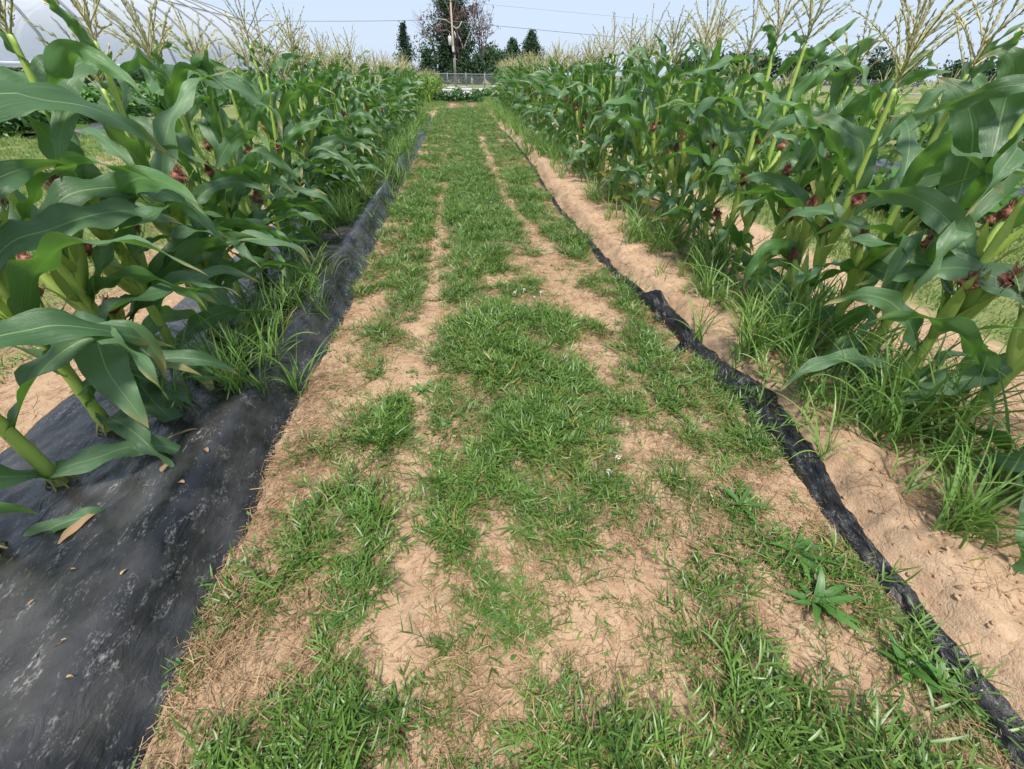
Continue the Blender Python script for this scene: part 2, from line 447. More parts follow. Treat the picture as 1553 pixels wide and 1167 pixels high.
def track_x(y):
    return -0.27 + (fbm(y * 0.9, y * 0 + 2, 5, 3) - 0.5) * 0.07
def veg_density(x, y):
    """how thickly the path and verges are grown, 0 bare .. 1 closed"""
    n = fbm(x * 4.6, y * 3.4, 3, 4)
    n2 = fbm(x * 13.0, y * 11.0, 8, 3)
    wob = (fbm(y * 0.9, y * 0 + 2, 5, 3) - 0.5) * 0.16
    base = 0.42 + 0.20 * gauss(x, 0.12, 0.38) + 0.13 * gauss(x, -0.52, 0.17) + 0.13 * gauss(x, 1.0, 0.2)
    base = base + 0.30 * sstep(3.0, 7.0, y) * gauss(x, 0.1, 0.5) + 0.20 * sstep(5, 11, y)
    d = base + 0.03 + (n - 0.5) * 1.1 + (n2 - 0.5) * 1.45
    lx = x - track_x(y)
    wid = 0.055 + 0.02 * np.sin(y * 3.1) + 0.02 * sstep(2.2, 1.2, y) * sstep(0.6, 1.2, y)
    fadeL = 1 - 0.75 * sstep(5, 9, y)
    d = d - 1.5 * gauss(lx, 0, wid * 0.85) * fadeL * sstep(0.35, 0.75, y) * (0.8 + 0.5 * fbm(y * 2.1, y * 0 + 7, 31, 2))
    d = d - 1.0 * gauss(x, np.interp(y, [3, 3.5, 5.9, 13], [0.84, 0.82, 0.59, 0.55]) + wob * 0.2, 0.075) * sstep(3.2, 4.2, y) * (1 - sstep(11, 14, y))
    for (cx, cy, rx, ry) in BARE:
        q = ((x - cx) / (rx * 1.25)) ** 2 + ((y - cy) / (ry * 1.25)) ** 2
        d = d - 0.62 * np.exp(-q * q)
    d = d + 0.30 * gauss(x, 0.33, 0.32) * gauss(y, 1.45, 0.30) + 0.2 * gauss(x, 0.05, 0.3) * gauss(y, 2.0, 0.5)
    return np.clip(d, 0, 1)

BED_L, BED_R = -1.94, -0.885                # the film covered bed on the left
def bed_left(x):
    return 0.17 * sstep(BED_L - 0.02, BED_L + 0.16, x) * (1 - sstep(BED_R - 0.15, BED_R + 0.01, x)) + 0.015 * gauss(x, BED_R - 0.2, 0.1)
def bed_right(x, y):
    e = strip_x(y) + 0.06
    rough = (fbm(x * 5, y * 4, 44, 4) - 0.5) * 0.06
    return 0.115 * sstep(e - 0.02, e + 0.13 + rough, x + rough) * (1 - sstep(2.45, 2.75, x)) * (0.85 + 0.3 * fbm(x * 1.7, y * 1.7, 12, 3))
def height(x, y):
    near = 1 - sstep(18, 40, np.hypot(x, y))
    h = (fbm(x * 0.9, y * 0.9, 1, 3) - 0.5) * 0.035 + (fbm(x * 5, y * 5, 2, 3) - 0.5) * 0.030
    fine = (fbm(x * 22, y * 22, 6, 3) - 0.5) * 0.016
    h = h + fine * (1 - sstep(6, 12, y))
    h = h - 0.020 * gauss(x, -0.27, 0.09) - 0.018 * gauss(x, 0.78, 0.12)
    bl = sstep(BED_L - 0.08, BED_L + 0.05, x) * (1 - sstep(BED_R - 0.14, BED_R - 0.02, x)) * (1 - sstep(17.4, 17.6, y))
    h = h * (1 - 0.8 * bl) + (bed_left(x) - 0.055) * bl
    br = bed_right(x, y) * (1 - sstep(22.5, 23.5, y))
    h = h + br + ((fbm(x * 9, y * 9, 21, 3) - 0.5) * 0.055 + (fbm(x * 30, y * 26, 23, 2) - 0.5) * 0.022 - 0.02 * sstep(.62, .75, fbm(x * 16, y * 13, 29, 3))) * (br > 0.02) * (1 - sstep(8, 14, y))
    return h * near

def lawn_density(x, y):
    l = sstep(3.15, 3.75, x + 0.5 * (fbm(x * 1.2, y * 0.9, 71, 3) - 0.5)) + sstep(-2.5, -3.2, x + 1.2 * (fbm(x * 1.2, y * 0.9, 72, 3) - 0.5))
    l = np.maximum(l, sstep(19.5, 23, y))
    l = l - 0.55 * sstep(0.52, 0.72, fbm(x * 0.45, y * 0.3, 73, 4))
    for (px, py, rx, ry) in [(687, 160, 12, 6), (715, 159, 9, 5), (712, 177, 8, 3), (1500, 160, 1, 1)]:
        c = G(px, py); e = G(px + rx, py); t = G(px, py - ry); b = G(px, py + ry)
        q = ((x - c[0]) / (e[0] - c[0])) ** 2 + ((y - (t[1] + b[1]) / 2) / (abs(t[1] - b[1]) / 2)) ** 2
        l = l - 0.9 * np.exp(-q * q)
    return np.clip(l, 0, 1)

def axis(lo, hi, fine0, fine1, step, growth=1.10, mx=14.0):
    a = list(np.arange(fine0, fine1 + 1e-6, step))
    s = step; v = fine1
    while v < hi:
        s = min(s * growth, mx); v += s; a.append(v)
    s = step; v = fine0
    while v > lo:
        s = min(s * growth, mx); v -= s; a.insert(0, v)
    return np.array(a)
gx = axis(-420, 420, -1.1, 2.8, 0.016, 1.09)
gy = axis(-40, 620, 0.0, 3.6, 0.016, 1.035)
XX, YY = np.meshgrid(gx, gy)
ZZ = height(XX, YY)
vegv = veg_density(XX, YY) * (XX > -0.93) * (XX < strip_x(YY) + 0.05)
vegv = np.maximum(vegv, 0.5 * sstep(1.55, 1.8, XX) * (1 - sstep(2.1, 2.4, XX)) * sstep(0.42, 0.6, fbm(XX * 2, YY * 2, 88, 3)))
lawnv = lawn_density(XX, YY)
me = mk_mesh('ground', np.stack([XX, YY, ZZ], -1).reshape(-1, 3), grid_faces(len(gx), len(gy)), None, [M['ground']],
             attr={'veg': vegv.ravel(), 'lawn': lawnv.ravel()})
ground = tag(link('ground', me), 'sandy soil path and grassy field between the corn rows', kind='structure')
def zat(x, y):
    return float(height(np.array([x], float), np.array([y], float))[0])

# pale gravel lane in front of the fence
lx = np.linspace(-70, 90, 60); ly = np.array([50.5, 51.5, 53.0, 54.5])
LX, LY = np.meshgrid(lx, ly)
LZ = 0.012 + 0.05 * (fbm(LX * .5, LY * .5, 4, 2))
link('gravel_lane', mk_mesh('gravel_lane', np.stack([LX, LY, LZ], -1).reshape(-1, 3), grid_faces(60, 4), None, [M['gravel']]))['kind'] = 'structure'

# ------------------------------------------------------------------ black plastic film on the left bed
fx = np.linspace(BED_L - 0.01, BED_R + 0.02, 74); fy = np.concatenate([np.arange(-0.6, 4, 0.014), np.arange(4, 17.5, 0.05)])
FX, FY = np.meshgrid(fx, fy)
edge_w = (fbm(FY * 2.2, FY * 0, 15, 3) - 0.5) * 0.05
FXs = FX + edge_w * sstep(-1.1, -0.9, FX)
rdg = 1 - np.abs(2 * fbm(FX * 5 + FY * 1.0, FY * 3 - FX * 2, 51, 3) - 1)
rdg2 = 1 - np.abs(2 * fbm(FX * 16 - FY * 3, FY * 9 + FX * 4, 57, 3) - 1)
wr = 0.026 * (rdg - 0.7) + 0.012 * (rdg2 - 0.7) + 0.016 * (fbm(FX * 2.3, FY * 1.6, 61, 3) - 0.5)
side = sstep(-1.08, -0.95, FX)
wr = wr + side * 0.014 * (1 - np.abs(2 * fbm(FX * 4 + FY * 9, FY * 9, 63, 3) - 1) - 0.7)
FZ = bed_left(FX) + 0.012 + wr * sstep(0.0, 0.05, np.minimum(FX - BED_L, BED_R + 0.03 - FX) + 0.01) - 0.02 * sstep(BED_R - 0.02, BED_R + 0.02, FX)
film = link('plastic_mulch_film', mk_mesh('plastic_mulch_film', np.stack([FXs, FY, FZ], -1).reshape(-1, 3), grid_faces(len(fx), len(fy)), None, [M['plastic']]))
tag(film, 'dusty black plastic film stretched over the raised bed under the left corn row', 'plastic film')

# crumpled strip of film along the right bed
sy = np.concatenate([np.arange(-0.3, 4.2, 0.012), np.arange(4.2, 13.5, 0.04)]); su = np.linspace(-1, 1, 23)
SU, SY = np.meshgrid(su, sy)
yk = [-.3, .1, .4, .8, 1.05, 1.5, 1.9, 2.2, 2.45, 2.7, 3.1, 4.0, 5.5, 6.0, 6.6, 9, 13.5]
wk = [.07, .07, .045, .05, .085, .105, .06, .05, .085, .055, .045, .04, .03, .012, .03, .03, .02]
hw = 0.80 * np.interp(SY, yk, wk) * (0.8 + 0.45 * fbm(SY * 6, SY * 0, 91, 3))
crum = 1 - np.abs(2 * fbm(SU * 2.5 + 3, SY * 7, 95, 4) - 1)
longw = 1 - np.abs(2 * fbm(SU * 5, SY * 2.2, 97, 3) - 1)
cxs = strip_x(SY) + 0.03 + 0.03 * (fbm(SY * 2.5, SY * 0, 92, 3) - 0.5)
SXX = cxs + SU * hw + 0.02 * (fbm(SU * 3, SY * 8, 93, 3) - .5)
lump = np.interp(SY, [0, 1, 1.6, 2.0, 2.15, 2.4, 2.55, 2.75, 4, 13], [.02, .025, .04, .045, .10, .05, .14, .03, .02, .012])
SZ = height(cxs + SU * hw, SY) + 0.012 + lump * (1 - SU ** 2) * (0.35 + 0.9 * fbm(SU * 1.4 + 9, SY * 5, 94, 3)) + 0.045 * (crum - 0.7) + 0.040 * (longw - 0.7)
SZ = SZ - 0.03 * (np.abs(SU) ** 6)
st = link('film_strip', mk_mesh('film_strip', np.stack([SXX, SY, SZ], -1).reshape(-1, 3), grid_faces(len(su), len(sy)), None, [M['strip']]))
tag(st, 'narrow crumpled strip of torn black plastic film along the right sandy bed', 'plastic film')
# upright torn scraps
def scrap(px, py, h, w, seed):
    p = G(px, py, 0.03); n = 16; m = 12
    u = np.linspace(-1, 1, m); v = np.linspace(0, 1, n)
    Uu, Vv = np.meshgrid(u, v)
    x = p[0] + Uu * w * (1 - 0.35 * Vv) + 0.35 * w * (fbm(Uu * 2, Vv * 3, seed, 3) - .5) + 0.25 * h * Vv * math.sin(seed)
    y = p[1] + 0.9 * w * (fbm(Uu * 3.5, Vv * 2.2, seed + 1, 3) - .5) * 2 + 0.2 * h * Vv
    top = 0.7 + 0.6 * fbm(Uu * 2.6, Uu * 0, seed + 2, 3)
    z = zat(p[0], p[1]) - 0.01 + h * Vv * top * (1 - 0.25 * Uu ** 2)
    return mk_mesh('film_scrap', np.stack([x, y, z], -1).reshape(-1, 3), grid_faces(m, n), None, [M['strip']])
for q, lab in (((1002, 484, .11, .055, 3), 'ragged upright scrap of torn black film at the far end of the wide black strip'),
               ((1030, 532, .10, .04, 8), 'small upright tongue of torn black film just nearer than the ragged scrap')):
    tag(link('film_scrap', scrap(*q)), lab, 'plastic scrap')

# ------------------------------------------------------------------ leaves
def leaf_geo_frame(P, B2, N2, W, fold, ruf, rng, nu, waves):
    n = len(P)
    s = np.linspace(0, 1, n)
    us = np.linspace(-1, 1, 2 * nu + 1)
    ph1, ph2 = rng.random(2) * 6.28
    f1, f2 = waves * (0.8 + 0.4 * rng.random(2))
    fold = np.broadcast_to(np.asarray(fold, float), (n,)) * (1 - 0.6 * s)
    cols = []
    env = np.sin(math.pi * np.clip(s * 1.02, 0, 1)) ** 0.6
    for u in us:
        a = abs(u)
        rr = ruf * a ** 1.6 * env * (np.sin(2 * math.pi * f1 * s ** 0.9 + ph1) if u < 0 else np.sin(2 * math.pi * f2 * s ** 0.9 + ph2)) if a > 0 else 0
        lat = W * u * np.cos(fold)
        up = W * a * np.sin(fold) + rr - 0.10 * W * a * a
        cols.append(P + B2 * lat[:, None] + N2 * np.asarray(up)[:, None])
    V = np.stack(cols, 1).reshape(-1, 3)
    uv = np.stack([np.tile((us + 1) / 2, n), np.repeat(s, len(us))], 1)
    return V, grid_faces(len(us), n), uv

def leaf_geo(P, W, az, roll, fold=0.35, ruf=0.012, rng=None, nu=3, waves=4.5, heading=None):
    """a long blade along the midrib P with half widths W; roll turns the blade about its midrib"""
    P = np.asarray(P, float); n = len(P); T = frames(P)
    h = np.array([math.sin(az), -math.cos(az), 0.0])
    B = h[None, :] - (T @ h)[:, None] * T
    B /= np.linalg.norm(B, axis=1)[:, None] + 1e-9
    Nn = np.cross(B, T)
    roll = np.broadcast_to(np.asarray(roll, float), (n,))
    B2 = B * np.cos(roll)[:, None] + Nn * np.sin(roll)[:, None]
    N2 = Nn * np.cos(roll)[:, None] - B * np.sin(roll)[:, None]
    return leaf_geo_frame(P, B2, N2, W, fold, ruf, rng, nu, waves)

def width_profile(n, w, base=0.55):
    s = np.linspace(0, 1, n)
    return w * (base + (1 - base) * np.sin(math.pi / 2 * np.clip(s / 0.3, 0, 1))) * (1 - np.clip((s - 0.38) / 0.62, 0, 1) ** 1.9) * 0.5 + 0.0006

def bend_curve(p0, az, el0, L, droop, drift, n, kink=None, power=1.6):
    s = np.linspace(0, 1, n)
    el = el0 - droop * s ** power
    if kink: el = el - kink[1] * sstep(kink[0] - 0.05, kink[0] + 0.05, s)
    a = az + drift * s ** 1.3
    d = np.stack([np.cos(el) * np.cos(a), np.cos(el) * np.sin(a), np.sin(el)], 1) * (L / (n - 1))
    P = np.vstack([[0, 0, 0], np.cumsum(d[:-1], 0)])
    return P + np.asarray(p0)

def spline(pts, n):
    """smooth curve through a few measured points"""
    pts = np.asarray(pts, float)
    d = np.concatenate([[0], np.cumsum(np.linalg.norm(np.diff(pts, axis=0), axis=1))])
    q = np.vstack([2 * pts[0] - pts[1], pts, 2 * pts[-1] - pts[-2]])
    out = []
    for t in np.linspace(0, d[-1], n):
        i = min(max(np.searchsorted(d, t) - 1, 0), len(pts) - 2)
        u = (t - d[i]) / (d[i + 1] - d[i] + 1e-9)
        p0, p1, p2, p3 = q[i], q[i + 1], q[i + 2], q[i + 3]
        out.append(0.5 * (2 * p1 + (p2 - p0) * u + (2 * p0 - 5 * p1 + 4 * p2 - p3) * u * u + (3 * p1 - p0 - 3 * p2 + p3) * u ** 3))
    return np.array(out)

# ------------------------------------------------------------------ maize organs
def stalk_geo(path, r0, r1, nodes=11, k=8):
    n = nodes * 4 + 1
    P = spline(path, n)
    s = np.linspace(0, 1, n)
    r = r0 * (1 - s) + r1 * s
    ph = (s * nodes) % 1.0
    r = r * (1.0 + 0.16 * np.exp(-(np.minimum(ph, 1 - ph) / 0.09) ** 2) + 0.10 * ph)
    r[:2] *= 1.25
    return tube_geo(P, r, k), P

def silk_geo(tip, ax, size, rng, n=230):
    mb = MB()
    ax = np.asarray(ax, float) / np.linalg.norm(ax)
    th = np.linspace(0, 2 * math.pi, 7, endpoint=False)
    a = np.cross(ax, [0.2, 0.3, 0.9]); a /= np.linalg.norm(a); b = np.cross(ax, a)
    for i in range(n):
        t = rng.random() * 6.28; sp = (0.1 + 0.75 * rng.random())
        out = a * math.cos(t) + b * math.sin(t)
        side = np.cross(out, ax)
        L = size * (0.7 + 0.6 * rng.random())
        u = np.linspace(0, 1, 6)
        P = tip + ax * (L * (u * 0.75 - 0.35 * sp * u ** 2))[:, None] + out * (L * 0.36 * sp * np.sin(u * 2.6) ** 0.9)[:, None]
        P[:, 2] -= L * 0.75 * sp * u ** 2.0
        P += (rng.random(3) - .5) * 0.010 * u[:, None] + side[None, :] * (L * 0.12 * np.sin(u * 5 + t * 3) * u)[:, None]
        w = np.linspace(0.0016, 0.0009, 6)
        V = np.stack([P - side * w[:, None], P + side * w[:, None]], 1).reshape(-1, 3)
        mb.add(V, grid_faces(2, 6), np.stack([np.tile([0, 1], 6), np.repeat(u, 2)], 1))
    # dense matted core
    m = 6
    for j in range(1):
        u = np.linspace(0, 1, m)
        rr = size * np.array([0.14, 0.22, 0.24, 0.20, 0.12, 0.02])
        P = tip + ax * (u * size * 0.55)[:, None]; P[:, 2] -= size * 0.25 * u ** 2
        V, F, uv = tube_geo(P, rr, 9)
        V += (rng.random(V.shape) - .5) * size * 0.12
        uv[:, 1] = 0.25 + 0.6 * uv[:, 1]
        mb.add(V, F, uv)
    return mb

def ear_parts(p, az, tilt, L, r, rng, silk=0.11):
    ax = np.array([math.sin(tilt) * math.cos(az), math.sin(tilt) * math.sin(az), math.cos(tilt)])
    u = np.linspace(0, 1, 12)
    rr = r * np.array([0.35, 0.62, 0.82, 0.95, 1.0, 1.0, 0.97, 0.9, 0.8, 0.66, 0.5, 0.34])
    P = p + ax * (u * L)[:, None] + np.array([math.cos(az), math.sin(az), 0]) * (0.04 * np.sin(u * 1.5))[:, None]
    V, F, uv = tube_geo(P, rr, 12)
    mb = MB(); mb.add(V, F, uv)
    for j in range(5):                    # loose husk tips and small flag leaves
        a = az + (j - 2) * 1.15
        st = P[3 + j % 3] + np.array([math.cos(a), math.sin(a), 0]) * r * 0.75
        t2 = tilt * (0.6 if abs(j - 2) > 0.5 else 1.2)
        Ll = L * (0.62 + 0.25 * rng.random())
        c = bend_curve(st, a, math.pi / 2 - 0.12 - 0.2 * rng.random() - (0.4 * tilt), Ll, 0.15 + 0.5 * rng.random(), 0.3, 9)
        mb.add(*leaf_geo(c, width_profile(9, r * 1.3, 0.9), a, 0, 0.5, 0.004, rng, 1))
    s = silk_geo(P[-1] - ax * 0.01, ax, silk, rng)
    return mb, s

def tassel_geo(p, axis, L, rng, nb=13, far=False):
    mb = MB()
    axis = np.asarray(axis, float) / np.linalg.norm(axis)
    def branch(P, r, spk):
        n = len(P)
        rr = r * (1 + 0.35 * np.sin(np.arange(n) * 2.4)) * np.linspace(1, 0.55, n)
        mb.add(*tube_geo(P, rr, 3, False))
        T = frames(P)
        if spk:
            for i in range(2, n - 1):
                for q in range(2):
                    d = rng.normal(size=3); d -= T[i] * (d @ T[i]); d /= np.linalg.norm(d)
                    e = np.cross(d, T[i]); b = P[i] + T[i] * (rng.random() - .5) * L / n
                    l = 0.017 + 0.008 * rng.random(); w = 0.0035
                    tip = b + T[i] * l + d * (l * 0.38)
                    m = b + T[i] * l * .5 + d * (l * 0.3)
                    mb.add([b, m + e * w, tip, m - e * w], [(0, 1, 2, 3)])
    n0 = 6 if far else 20
    c = p + axis * np.linspace(0, L, n0)[:, None]
    c += np.outer(np.linspace(0, 1, n0) ** 2, (rng.random(3) - .5) * 0.08)
    branch(c, 0.0075 if far else 0.0045, not far)
    a0 = rng.random() * 6.28
    for i in range(nb):
        t = 0.02 + 0.32 * (i / nb)
        st = p + axis * L * t
        az = a0 + i * 2.39996 + rng.random() * .5
        el = rad(35 + 35 * rng.random() + 10 * t)
        nn = 5 if far else 14
        cu = bend_curve(st, az, el, L * (0.55 + 0.3 * rng.random()), rng.random() * 1.1 - 0.25, 0.3 * (rng.random() - .5), nn)
        cu += np.outer(np.linspace(0, 1, nn), axis - np.array([0, 0, 1])) * L * 0.4
        branch(cu, 0.0062 if far else 0.0034, not far)
    return mb

def corn_recipe(seed, far=False, H=1.27, nl=10):
    """one plant: list of (part name, MB, material, parent index)"""
    rng = np.random.default_rng(seed)
    parts = []
    H = H * (0.93 + 0.13 * rng.random())
    lean = (rng.random(2) - .5) * 0.16
    path = [[0, 0, -0.02], [lean[0] * .2, lean[1] * .2, H * .35], [lean[0] * .55, lean[1] * .55, H * .7], [lean[0], lean[1], H]]
    nodes = 11
    (V, F, uv), P = stalk_geo(path, 0.0215, 0.0085, nodes, 5 if far else 8)
    mb = MB().add(V, F, uv); parts.append(('stalk', mb, 'stalk', None))
    if not far:
        for q in range(7):
            a = q * 0.9 + rng.random() * .4
            Vr, Fr, ur = tube_geo([(0.014 * math.cos(a), 0.014 * math.sin(a), .075), (0.035 * math.cos(a), 0.035 * math.sin(a), .045), (0.055 * math.cos(a), 0.055 * math.sin(a), -.01)], [.0045, .004, .003], 5)
            mb.add(Vr, Fr, ur * 0)
    plane = rng.random() * 6.28
    for i in range(nl):
        t = 0.09 + 0.86 * (i / (nl - 1)) ** 0.95
        p = P[int(t * (len(P) - 1))]
        az = plane + math.pi * (i % 2) + rng.normal() * 0.45
        mid = math.sin(math.pi * min(1, (i + 1.6) / (nl + 0.6)))
        L = (0.33 + 0.44 * mid) * (0.88 + 0.24 * rng.random())
        W = (0.046 + 0.052 * mid) * (0.9 + 0.22 * rng.random())
        if i == nl - 1: L *= 0.8
        top = i / (nl - 1)
        el0 = rad(46 + 30 * top + rng.normal() * 10)
        droop = rad(80 + 60 * rng.random()) * (1 - 0.75 * top * rng.random()) * (0.75 if i == nl - 1 else 1)
        n = 11 if far else 30
        kink = (0.35 + 0.35 * rng.random(), 0.5 + 0.7 * rng.random()) if rng.random() < 0.45 else None
        c = bend_curve(p, az, el0, L, droop, rng.normal() * 0.75, n, kink)
        c[:, 2] = np.where(c[:, 2] < 0.02, 0.02 + 0.1 * (c[:, 2] - 0.02), c[:, 2])
        roll = rng.normal() * 0.45 + np.linspace(0, 1, n) ** 1.3 * rng.normal() * 1.9
        mb = MB().add(*leaf_geo(c, width_profile(n, W), az, roll, 0.5 * rng.random() + .2, 0.014 if far else 0.022, rng, 1 if far else 3, 2.0 if far else 3.8))
        parts.append(('leaf', mb, 'corn_leaf', None))
    for q in range(1 + (rng.random() < 0.45)):
        t = 0.42 - 0.12 * q + 0.05 * rng.random()
        p = P[int(t * (len(P) - 1))]
        az = plane + 1.2 + 2.6 * q + rng.normal() * .5
        e, s = ear_parts(p, az, rad(9 + 12 * rng.random()), 0.28, 0.025, rng, 0.11)
        parts.append(('ear', e, 'husk', None)); parts.append(('silk', s, 'silk', len(parts) - 1))
    ax = P[-1] - P[-4]
    parts.append(('tassel', tassel_geo(P[-1] - ax * .2, ax, 0.28 + 0.16 * rng.random(), rng, (6 + rng.integers(0, 5)) if far else 9 + rng.integers(0, 7), far), 'tassel', None))
    return parts

def recipe_meshes(parts):
    return [(n, mb.mesh('corn_' + n, [M[m]]), pi) for n, mb, m, pi in parts]
def recipe_joined(parts, leafmat='corn_leaf', name='corn_plant'):
    order = [leafmat, 'stalk', 'husk', 'silk', 'tassel']
    J = MB()
    for n, mb, m, pi in parts:
        k = order.index(leafmat if m == 'corn_leaf' else m)
        J.add(np.vstack(mb.V), mb.F, np.vstack(mb.UV), k)
    return J.mesh(name, [M[o] for o in order])

def empty(name, loc, rz=0, sc=1.0, tilt=(0, 0)):
    o = bpy.data.objects.new(name, None)
    COL.objects.link(o)
    o.location = loc; o.rotation_euler = (tilt[0], tilt[1], rz); o.scale = (sc, sc, sc)
    o.empty_display_size = 0.1
    return o
def plant_from(meshes, loc, rz, sc, tilt, label, group, keep=None):
    root = empty('corn_plant', loc, rz, sc, tilt)
    tag(root, label, 'corn plant', group)
    made = []
    for i, (n, me, pi) in enumerate(meshes):
        o = bpy.data.objects.new(n, me); COL.objects.link(o)
        o.parent = root if pi is None else made[pi]
        made.append(o)
    return root

ORD = ['nearest', 'second', 'third', 'fourth', 'fifth', 'sixth', 'seventh', 'eighth', 'ninth', 'tenth', 'eleventh', 'twelfth',
       'thirteenth', 'fourteenth', 'fifteenth', 'sixteenth', 'seventeenth', 'eighteenth', 'nineteenth', 'twentieth']
ORD += [a + '-' + b for a in ('twenty', 'thirty') for b in ('first', 'second', 'third', 'fourth', 'fifth', 'sixth', 'seventh', 'eighth', 'ninth')]
ORD.insert(29, 'thirtieth')
sparse_meshes = [recipe_meshes(corn_recipe(160 + i, False, 1.27, 7)) for i in range(6)]
near_meshes = [recipe_meshes(corn_recipe(100 + i)) for i in range(12)]
far_meshes = [recipe_joined(corn_recipe(300 + i, True)) for i in range(12)]
short_meshes = [recipe_joined(corn_recipe(500 + i, True, 1.0), 'young_leaf') for i in range(6)]
rnd = random.Random(5)
GL, GR = 'corn plants of the left row', 'corn plants of the right row'

PLANTS = {}
def row(x, ys, side):
    for i, y in enumerate(ys):
        loc = (x + rnd.gauss(0, 0.035) + (0.10 * min(1, max(0, (y - 6) / 8)) if side == 'left' else 0), y, (0.155 if side == 'left' else 0.10))
        rz = rnd.random() * 6.28
        sc = 1.0 + rnd.gauss(0, 0.05) + (0.04 if side == 'right' else -0.08)
        tilt = (rnd.gauss(0, 0.03), rnd.gauss(0, 0.03))
        grp = GL if side == 'left' else GR
        bed = 'black plastic film of the left bed' if side == 'left' else 'bare sandy bank of the right row'
        if y < 8.5:
            k = i
            lab = ('nearest green corn plant, on the ' if k == 0 else ORD[k] + ' nearest green corn plant on the ') + bed if k < len(ORD) else None
            if lab is None:
                lab = 'tasselled corn plant in the middle stretch of the ' + side + ' row'
            sc *= (1.10 if side == 'left' and y < 2.3 else 1.0)
            PLANTS[side, k] = plant_from(sparse_meshes[(k + (side == 'right') * 2) % 6] if (side == 'left' and k < 8) or (side == 'right' and k < 9) else near_meshes[(i * 5 + (3 if side == 'right' else 0)) % 12], loc, rz, sc, tilt, lab, grp)
        else:
            o = link('corn_plant', far_meshes[rnd.randrange(12)], None, loc, rz)
            o.scale = (sc,) * 3
            tag(o, 'tasselled corn plant in the dense far stretch of the ' + side + ' row', 'corn plant', grp)
LEFT_YS = [0.57, 0.83, 1.10, 1.38] + list(np.arange(1.66, 16.9, 0.235))
RIGHT_YS = [0.55, 0.80, 1.05, 1.30] + list(np.arange(1.55, 22.5, 0.245))
row(-1.47, LEFT_YS, 'left')
row(2.01, RIGHT_YS, 'right')

# ears that show clearly in the photograph
def big_ear(side, k, px, py, X, seed, size=.13):
    root = PLANTS[side, k]; rg = np.random.default_rng(seed)
    tip = AX(px, py, X); base = np.array([root.location.x, root.location.y, max(.25, tip[2] - .30)])
    v = tip - base; L = float(np.linalg.norm(v)) - .03
    e, s = ear_parts(base, math.atan2(v[1], v[0]), math.acos(v[2] / np.linalg.norm(v)), L, .027, rg, size)
    mw = Matrix.LocRotScale(root.location, root.rotation_euler, root.scale).inverted()
    for b in (e, s): b.V = [np.array([mw @ Vector(q) for q in np.vstack(b.V)])]
    ear = link('ear', e.mesh('corn_ear', [M['husk']]), root)
    link('silk', s.mesh('corn_silk', [M['silk']]), ear)
bpy.context.view_layer.update()
for j, (sd, px, py, X, sz) in enumerate([('right', 1268, 340, 1.97, .115), ('right', 1322, 356, 1.95, .12), ('right', 1213, 322, 1.97, .12), ('right', 1518, 410, 1.96, .13), ('right', 1086, 272, 1.98, .12), ('right', 1095, 320, 1.9, .12), ('right', 1310, 405, 2.02, .11),
                                        ('right', 1216, 385, 1.93, .11), ('right', 1020, 245, 1.98, .11), ('left', 155, 455, -1.4, .115), ('left', 270, 345, -1.42, .11), ('left', 297, 338, -1.42, .11), ('left', 135, 362, -1.48, .10), ('left', 378, 298, -1.42, .13), ('left', 30, 440, -1.5, .12)]):
    Yt = AX(px, py, X)[1]
    k = min((kk for kk in PLANTS if kk[0] == sd), key=lambda kk: abs(PLANTS[kk].location.y - Yt))[1]
    big_ear(sd, k, px, py, X, 7000 + j, sz)

# lower leaves that arch out over the film and the bank
def low_leaves(side, k, n):
    root = PLANTS[side, k]; rg = np.random.default_rng(3000 + k + (500 if side == 'left' else 0))
    mw = Matrix.LocRotScale(root.location, root.rotation_euler, root.scale).inverted()
    for i in range(n):
        az = (0 if side == 'left' else math.pi) + rg.normal() * .75
        c = bend_curve((root.location.x, root.location.y, .22 + .46 * rg.random()), az, rad(30 + 25 * rg.random()), (.48 if side == 'left' else .42) + .26 * rg.random(), rad(85 + 40 * rg.random()), rg.normal() * .6, 24)
        zf = .2 if side == 'left' else .15
        c[:, 2] = np.where(c[:, 2] < zf, zf + .1 * (c[:, 2] - zf), c[:, 2])
        V, F, uv = leaf_geo(c, width_profile(24, .06 + .04 * rg.random()), az, rg.normal() * .4 + np.linspace(0, 1, 24) * rg.normal() * 1.2, .4, .02, rg, 3, 3.6)
        link('leaf', mk_mesh('corn_leaf', np.array([mw @ Vector(v) for v in V]), F, uv, [M['corn_leaf']]), root)
bpy.context.view_layer.update()
for k in range(3, 26):
    if ('left', k) in PLANTS: low_leaves('left', k, 4)
    if ('right', k) in PLANTS: low_leaves('right', k, 1 + k % 2)

